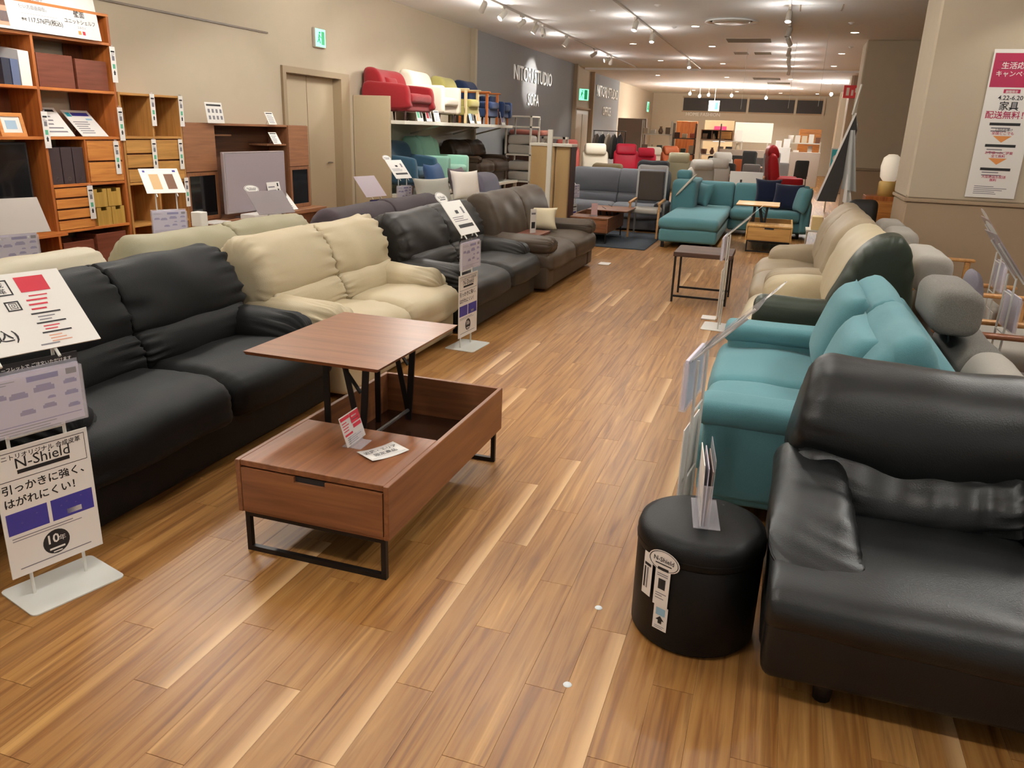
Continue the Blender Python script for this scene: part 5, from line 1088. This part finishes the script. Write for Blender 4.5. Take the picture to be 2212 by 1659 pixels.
recliner('deep red leather recliner right of the dining tables', (.08, 20.4, 0), rad(100), L_RED2, 1.2); recliner('tan leather recliner near the decorated shelves', (-3.1, 24.6, 0), rad(40), L_TAN, 1.05); recliner('white recliner by the tan one', (-3.75, 25.2, 0), rad(30), L_WHT, 1.0)
recliner('pale grey high back recliner behind the teal corner sofa', (-1.75, 16.95, 0), rad(-150), F_PALE, .95); recliner('second pale grey high back recliner behind the teal corner sofa', (-1.5, 18.4, 0), rad(-160), F_PALE, .95); recliner('third pale grey recliner farther behind the teal corner sofa', (-1.75, 22.2, 0), rad(-150), F_PALE, 1.0); recliner('sage recliner behind the head of the teal corner sofa', (-2.4, 19.4, 0), rad(-170), L_SAGE, 1.0)
armchair('brown upholstered chair behind the slate sofa, left', (-3.95, 16.4, 0), rad(0), .75, .75, .44, .95, .6, fabric('fabric_olive_brown', '6b5a3e'), LEGD, 'box', grp='chairs behind the slate sofa'); armchair('grey upholstered chair behind the slate sofa, middle', (-2.95, 16.6, 0), rad(5), .75, .75, .44, .95, .6, F_GREY, LEGD, 'box', grp='chairs behind the slate sofa'); armchair('black upholstered chair behind the slate sofa, right', (-3.3, 18.0, 0), rad(-5), .8, .75, .44, 1.0, .62, fabric('fabric_black', '1c1c20'), LEGD, 'box', grp='chairs behind the slate sofa')
# dark brown bed head / cabinet by the grey wall
tag(MB().cbox(-6.3, -5.5, 18.2, 19.6, 0, 1.45, .006).obj('tall_cabinet', wood('wenge', '3c2419', '4f3022', 'z')), 'dark brown tall cabinet against the grey wall beyond the chair shelf', 'cabinet')
t = thing('quilt_stack', 'folded salmon quilt lying on the dark brown cabinet', 'quilt', (-5.9, 18.9, 1.451)); MB().loft(rrect(-.3, .3, 0, .12, .05), -.45, .4, 'x', .05, .05, 4, rip=.02).obj('quilt', fabric('fabric_salmon', 'c47c6c'), t, True)
t = thing('white_cabinet', 'white framed glass cabinet behind the canvas screen', 'cabinet', (-5.35, 18.0, 0))
for x in (0, .5): MB().box(x, x+.05, 0, .05, 0, 1.45).box(x, x+.05, .3, .35, 0, 1.45).obj('post', SHW, t)
for z in (.3, .9, 1.4): MB().box(0, .55, 0, .35, z, z+.05).obj('shelf_board', SHW, t)
# garment rack
t = thing('garment_rack', 'black garment rail with hangers below the far wall letters', 'rack', (-5.35, 23.2, 0))
MB().bar((0, 0, 1.62), (.95, 0, 1.62), .012).obj('rail', BLKMET, t)
for x in (.02, .93): MB().bar((x, 0, 0), (x, 0, 1.62), .012).obj('post', BLKMET, t); MB().bar((x, -.2, .01), (x, .2, .01), .012).obj('foot', BLKMET, t)
for i, (nm, col) in enumerate((('dark brown', '4a4038'), ('black', '17171a'), ('taupe', '7d7263'), ('charcoal', '3a3733'), ('black', '17171a'))):
    g_ = thing('hanging_coat', '%s garment on the black rail, %s from the left' % (nm, ORD[i]), 'garment', (-5.25+i*.17, 23.2, 0), rad(80), 'garments on the rail')
    MB().loft(crs([(-.22, .9), (-.2, 1.35), (-.05, 1.52), (.05, 1.52), (.2, 1.35), (.22, .9), (.0, .86)], 24), -.04, .04, 'y', .03, .03, 2).obj('coat', mat('cloth_'+col, col, .9), g_, True); MB().tube([(-.12, 0, 1.46), (0, 0, 1.56), (.12, 0, 1.46)], .006).bar((0, 0, 1.56), (0, 0, 1.62), .004).obj('hanger', WMETAL, g_)
# pale free standing walls and decorated shelves
tag(MB().cbox(-5.5, -4.55, 27.4, 27.6, 0, 2.05, .01).obj('partition', mat('partition_mauve', '8b7c70', .8)), 'mauve grey partition board before the far left wall', 'partition')
def deco_shelf(label, loc, w_, h, tiers, n, m_=SHW, rz=0, d=.35, grp='things on the far shelves', tall=.28):
    t = thing('display_rack', label, 'shelf', loc, rz)
    for x in (0, w_-.03): MB().box(x, x+.03, 0, .03, 0, h).box(x, x+.03, d-.03, d, 0, h).obj('post', m_, t)
    rr = random.Random(len(label))
    names = (('vase', 'vase'), ('box', 'box'), ('book_stack', 'books'), ('basket', 'basket'), ('picture', 'picture'))
    cols = ('5d3a28', 'c8b89c', '2b2624', 'd8d0c4', '7d6a58', 'a8553c', '3d4a3c', 'b8a890')
    k = 0
    for z in tiers:
        MB().box(0, w_, 0, d, z, z+.035).obj('shelf_board', m_, t)
        for i in range(n):
            x = (i+.5)*w_/n; hh = tall*rr.uniform(.5, 1.0); ww = w_/n*rr.uniform(.3, .42); nm, kind = names[rr.randrange(5)]; col = cols[rr.randrange(8)]
            P = Matrix.Rotation(rz, 4, 'Z') @ Vector((x, d/2, z+.036)); P = (loc[0]+P.x, loc[1]+P.y, loc[2]+P.z); k += 1
            cm = mat('deco_'+col, col, .6); b = MB()
            if nm == 'vase': b.lathe([(0, 0), (ww*.5, 0), (ww*.9, hh*.35), (ww*.5, hh*.75), (ww*.35, hh*.85), (ww*.5, hh)], 14)
            elif nm == 'book_stack':
                for q in range(4): b.cbox(-ww, ww*(.8+.05*q), -.1, .1, q*hh*.2, (q+1)*hh*.2-.004, .003)
            elif nm == 'basket': b.lathe([(0, 0), (ww*.8, 0), (ww, hh*.7), (ww*.94, hh*.7), (ww*.75, .02)], 14)
            elif nm == 'picture': b.cbox(-ww, ww, -.015, .015, 0, hh, .004)
            else: b.cbox(-ww, ww, -.1, .1, 0, hh*.8, .006)
            o = b.obj({'vase': 'vase', 'box': 'storage_box', 'book_stack': 'book_stack', 'basket': 'basket', 'picture': 'picture_frame'}[nm], cm, None, nm in ('vase', 'basket'), P, (0, 0, rz))
            tag(o, '%s, number %d counted along %s' % (kind, k, SHORT[label]), kind, grp) if False else tag(o, 'small decorative %s, %s item on the %s' % (kind, ORD[(k-1) % 12] if k < 13 else 'thirteenth or later', SHORT[label]), kind, grp)
    return t
SHORT = {'white shelf rack with decorations, left one by the far left wall': 'left white rack by the far wall', 'white shelf rack with decorations, right one by the far left wall': 'right white rack by the far wall', 'long low white display counter with wares at the back, left': 'long left counter at the back', 'long white display counter with wares at the back, right': 'long right counter at the back'}
LB = list(SHORT)
deco_shelf(LB[0], (-4.55, 26.6, 0), .95, 2.0, (.5, 1.05, 1.55), 4); deco_shelf(LB[1], (-3.7, 27.8, 0), .75, 1.95, (.95, 1.45), 3, mat('rack_dark', '4a433c', .6))
deco_shelf(LB[2], (-3.1, 31.0, 0), 1.5, 1.45, (.9, 1.40), 5, tall=.42); deco_shelf(LB[3], (-.05, 31.0, 0), 1.15, 1.5, (.9, 1.42), 5, tall=.42)
WB = mat('panel_lit_white', 'e8e0d2', .5)
t = thing('display_screen', 'large bright white display panel at the back of the shop', 'panel', (-1.95, 31.7, 0)); MB().cbox(0, 1.35, 0, .06, 1.4, 2.1, .006).obj('face_panel', WB, t)
for x in (.1, 1.2): MB().box(x, x+.05, .01, .05, 0, 1.4).obj('leg', SHW, t)
t = thing('wood_cabinet', 'orange wood slatted cabinet on the back counter at right', 'cabinet', (.35, 33.6, 0)); MB().cbox(0, .8, 0, .3, 0, 1.95, .005).obj('body', CHd, t)
for i in range(4): MB().cbox(.02, .78, -.02, 0, 1.48+i*.11, 1.57+i*.11, .004).obj('drawer_front', CHd, t)
tag(MB().cbox(-4.3, -3.5, 33.2, 33.5, 0, 2.1, .006).obj('bookcase', CH), 'dark cherry bookcase at the far left end of the back wall', 'bookcase')
tag(MB().cbox(-3.4, -2.2, 35.2, 35.4, 0, 2.2, .006).obj('partition', mat('partition_tan', '96805f', .8)), 'tan partition board in front of the back wall', 'partition')
tag(MB().cbox(-2.4, 1.1, 30.2, 30.4, 0, 1.15, .006).obj('partition', mat('partition_white', 'b8ada0', .8)), 'long low pale partition behind the dining chairs', 'partition')
# dining tables and chairs
def dining(label, x, y, w_, d, z=.72):
    t = thing('dining_table', label, 'table', (x, y, 0)); MB().cbox(0, w_, 0, d, z-.04, z, .006).obj('table_top', WNy, t)
    for a in (.06, w_-.12):
        for b_ in (.06, d-.12): MB().cbox(a, a+.06, b_, b_+.06, 0, z-.04, .005).obj('leg', LEGD, t)
dining('walnut dining table in the far middle of the shop', -1.42, 19.6, 1.0, .8); dining('second dining table farther back', -1.7, 26.0, 1.3, .8)
def dchair(label, loc, rz, m_, hb=.95):
    t = thing('dining_chair', label, 'chair', loc, rz, 'chairs in the far dining area')
    MB().loft(rrect(-.22, .22, .42, .48, .025), -.22, .22, 'x', .03, .03, 3).obj('seat', m_, t, True); MB().loft(crs([(.17, .50), (.20, .8), (.25, hb), (.29, hb), (.27, .75), (.23, .48)], 20), -.21, .21, 'x', .05, .05, 4).obj('backrest', m_, t, True)
    for x in (-.18, .18):
        for y in (-.18, .2): MB().bar((x, y, .43), (x*1.1, y*1.1, 0), .016, 8, .011).obj('leg', LEGD, t)
DG = fabric('fabric_dark', '2a2826')
for lab, x, y, rz, m_ in (('black dining chair, first from the left behind the walnut table', -1.25, 20.8, 160, DG), ('grey dining chair, second from the left behind the walnut table', -.75, 20.9, 175, F_GREY), ('grey dining chair, third from the left behind the walnut table', -.15, 23.1, 190, F_GREY), ('black dining chair far behind the pale recliners', -1.7, 24.0, 180, DG), ('tan dining chair with low back in the far dining area', -1.2, 25.0, 170, L_TAN), ('black chair before the low pale partition', -2.2, 27.4, 180, DG), ('grey chair before the low pale partition', -.7, 27.5, 175, F_GREY), ('dark chair at the right of the far dining area', .4, 26.5, 200, DG)):
    dchair(lab, (x, y, 0), rad(rz), m_)
t = thing('white_signboard', 'white A frame sign on the floor behind the teal corner sofa', 'sign', (-1.0, 16.4, 0)); MB().cbox(0, .62, 0, .03, .4, .95, .004).obj('board', WHITE, t); prt([(.2, .24, .5, .8, 0), (.3, .45, .62, .66, 0)], t.children[0], -.002)
for x in (.04, .55): MB().box(x, x+.03, .0, .03, 0, .4).obj('leg', SHW, t)
t = thing('price_board', 'white price board with red band standing in the far aisle', 'sign', (-.42, 24.0, 0)); MB().cbox(0, .5, 0, .03, .55, 1.35, .004).obj('board', WHITE, t); prt([(.05, .45, .78, .9, 2), (.1, .4, .62, .68, 0)], t.children[0], -.002)
for x in (.05, .42): MB().box(x, x+.03, 0, .03, 0, .55).obj('leg', SHW, t)
t = thing('teal_board', 'teal and white information board near the far columns', 'sign', (.95, 20.0, 0)); MB().cbox(0, .42, 0, .03, .75, 1.42, .004).obj('board', WHITE, t); prt([(.02, .19, .78, 1.39, 8), (.23, .40, .78, 1.39, 8)], t.children[0], -.002); b = MB()
for z in (.95, 1.2):
    for x in (.10, .31): b.add([(x+.05*math.cos(q*.52), -.004, z+.07*math.sin(q*.52)) for q in range(12)], [tuple(range(12))])
b.obj('print', WHITE, t.children[0])
for x in (.03, .36): MB().box(x, x+.03, 0, .03, 0, .75).obj('leg', SHW, t)
t = thing('magenta_poster', 'small magenta and white poster by the back partition', 'poster', (-2.75, 35.19, 1.35)); MB().box(-.25, .25, -.01, 0, 0, .62).obj('sheet', WHITE, t); prt([(-.25, .25, .42, .62, 3)], t.children[0], -.012)
t = thing('back_sign', 'white raised lettering sign under the dark back windows', 'sign', (-4.0, YB, 2.45)); 
text('HOME FASHION', .22, t, (0, -.02, 0), (V, 0, 0), WHITE, 'CENTER', ext=.03)
t = thing('pole_sign', 'tall thin steel sign pole in the far aisle', 'pole', (-2.05, 26.5, 0)); MB().bar((0, 0, 0), (0, 0, 1.95), .02).obj('pole', STEEL, t); MB().lathe([(0, .02), (.2, .015), (.2, 0)], 16).obj('base_plate', STEEL, t)
for i, (x, y) in enumerate(((-1.15, 20.0), (-.1, 18.5), (.45, 17.0))):
    tag(MB().bar((x, y, 2.2), (x, y, CEIL-.001), .003, 5).obj('hanging_wire', WMETAL), 'thin wire hanging from the ceiling, %s from the left' % ORD[i], 'wire', 'ceiling wires')

# more of the far dining area
for lab, x, y, rz, m_ in (('slim dark office chair, left of two behind the dining table', -.78, 22.2, 150, DG), ('slim dark office chair, right of two behind the dining table', -.42, 21.6, 200, F_GREY)):
    dchair(lab, (x, y, 0), rad(rz), m_, 1.2)
t = thing('cubby_shelf', 'dark wooden cubby shelf with a yellow panel on the left back counter', 'shelf', (-3.1, 31.02, 1.44)); MB().cbox(0, 1.15, 0, .3, 0, .03, .003).obj('bottom_board', WNy, t); MB().cbox(0, 1.15, 0, .3, .33, .36, .003).obj('top_board', WNy, t); MB().box(0, 1.15, .27, .3, .03, .33).obj('back_board', DARKM, t)
for x in (0, .38, 1.12): MB().cbox(x, x+.03, 0, .3, .03, .33, .003).obj('upright', WNy, t)
MB().cbox(.62, 1.1, -.01, .02, .05, .31, .003).obj('yellow_door', OKy, t)
tag(MB().cbox(-1.55, -.95, 25.4, 25.6, .55, 1.05, .01).box(-1.5, -1.44, 25.45, 25.55, 0, .55).box(-1.06, -1.0, 25.45, 25.55, 0, .55).obj('bench_seat', DG), 'black high backed bench in the far dining area', 'bench')
for i, (x, w_, hh) in enumerate(((-.42, .2, .35), (-.16, .22, .42))):
    tag(MB().cbox(x, x+w_, 30.22, 30.38, 1.151, 1.151+hh, .005).obj('display_box', WHITE), ['white box on the low pale partition, left one', 'white box on the low pale partition, right one'][i], 'box')
b = MB().cbox(-3.70, -3.62, 4.35, 4.42, .905, 1.0, .004)
tag(b.obj('price_tag', WHITE), 'small white tag block on top of the sage beige sofa', 'tag')
beam(-1.3, 28.6, -1.3, 31.6, 1.75, 420, 34)  # added spot with no fixture, brightens the white display panel
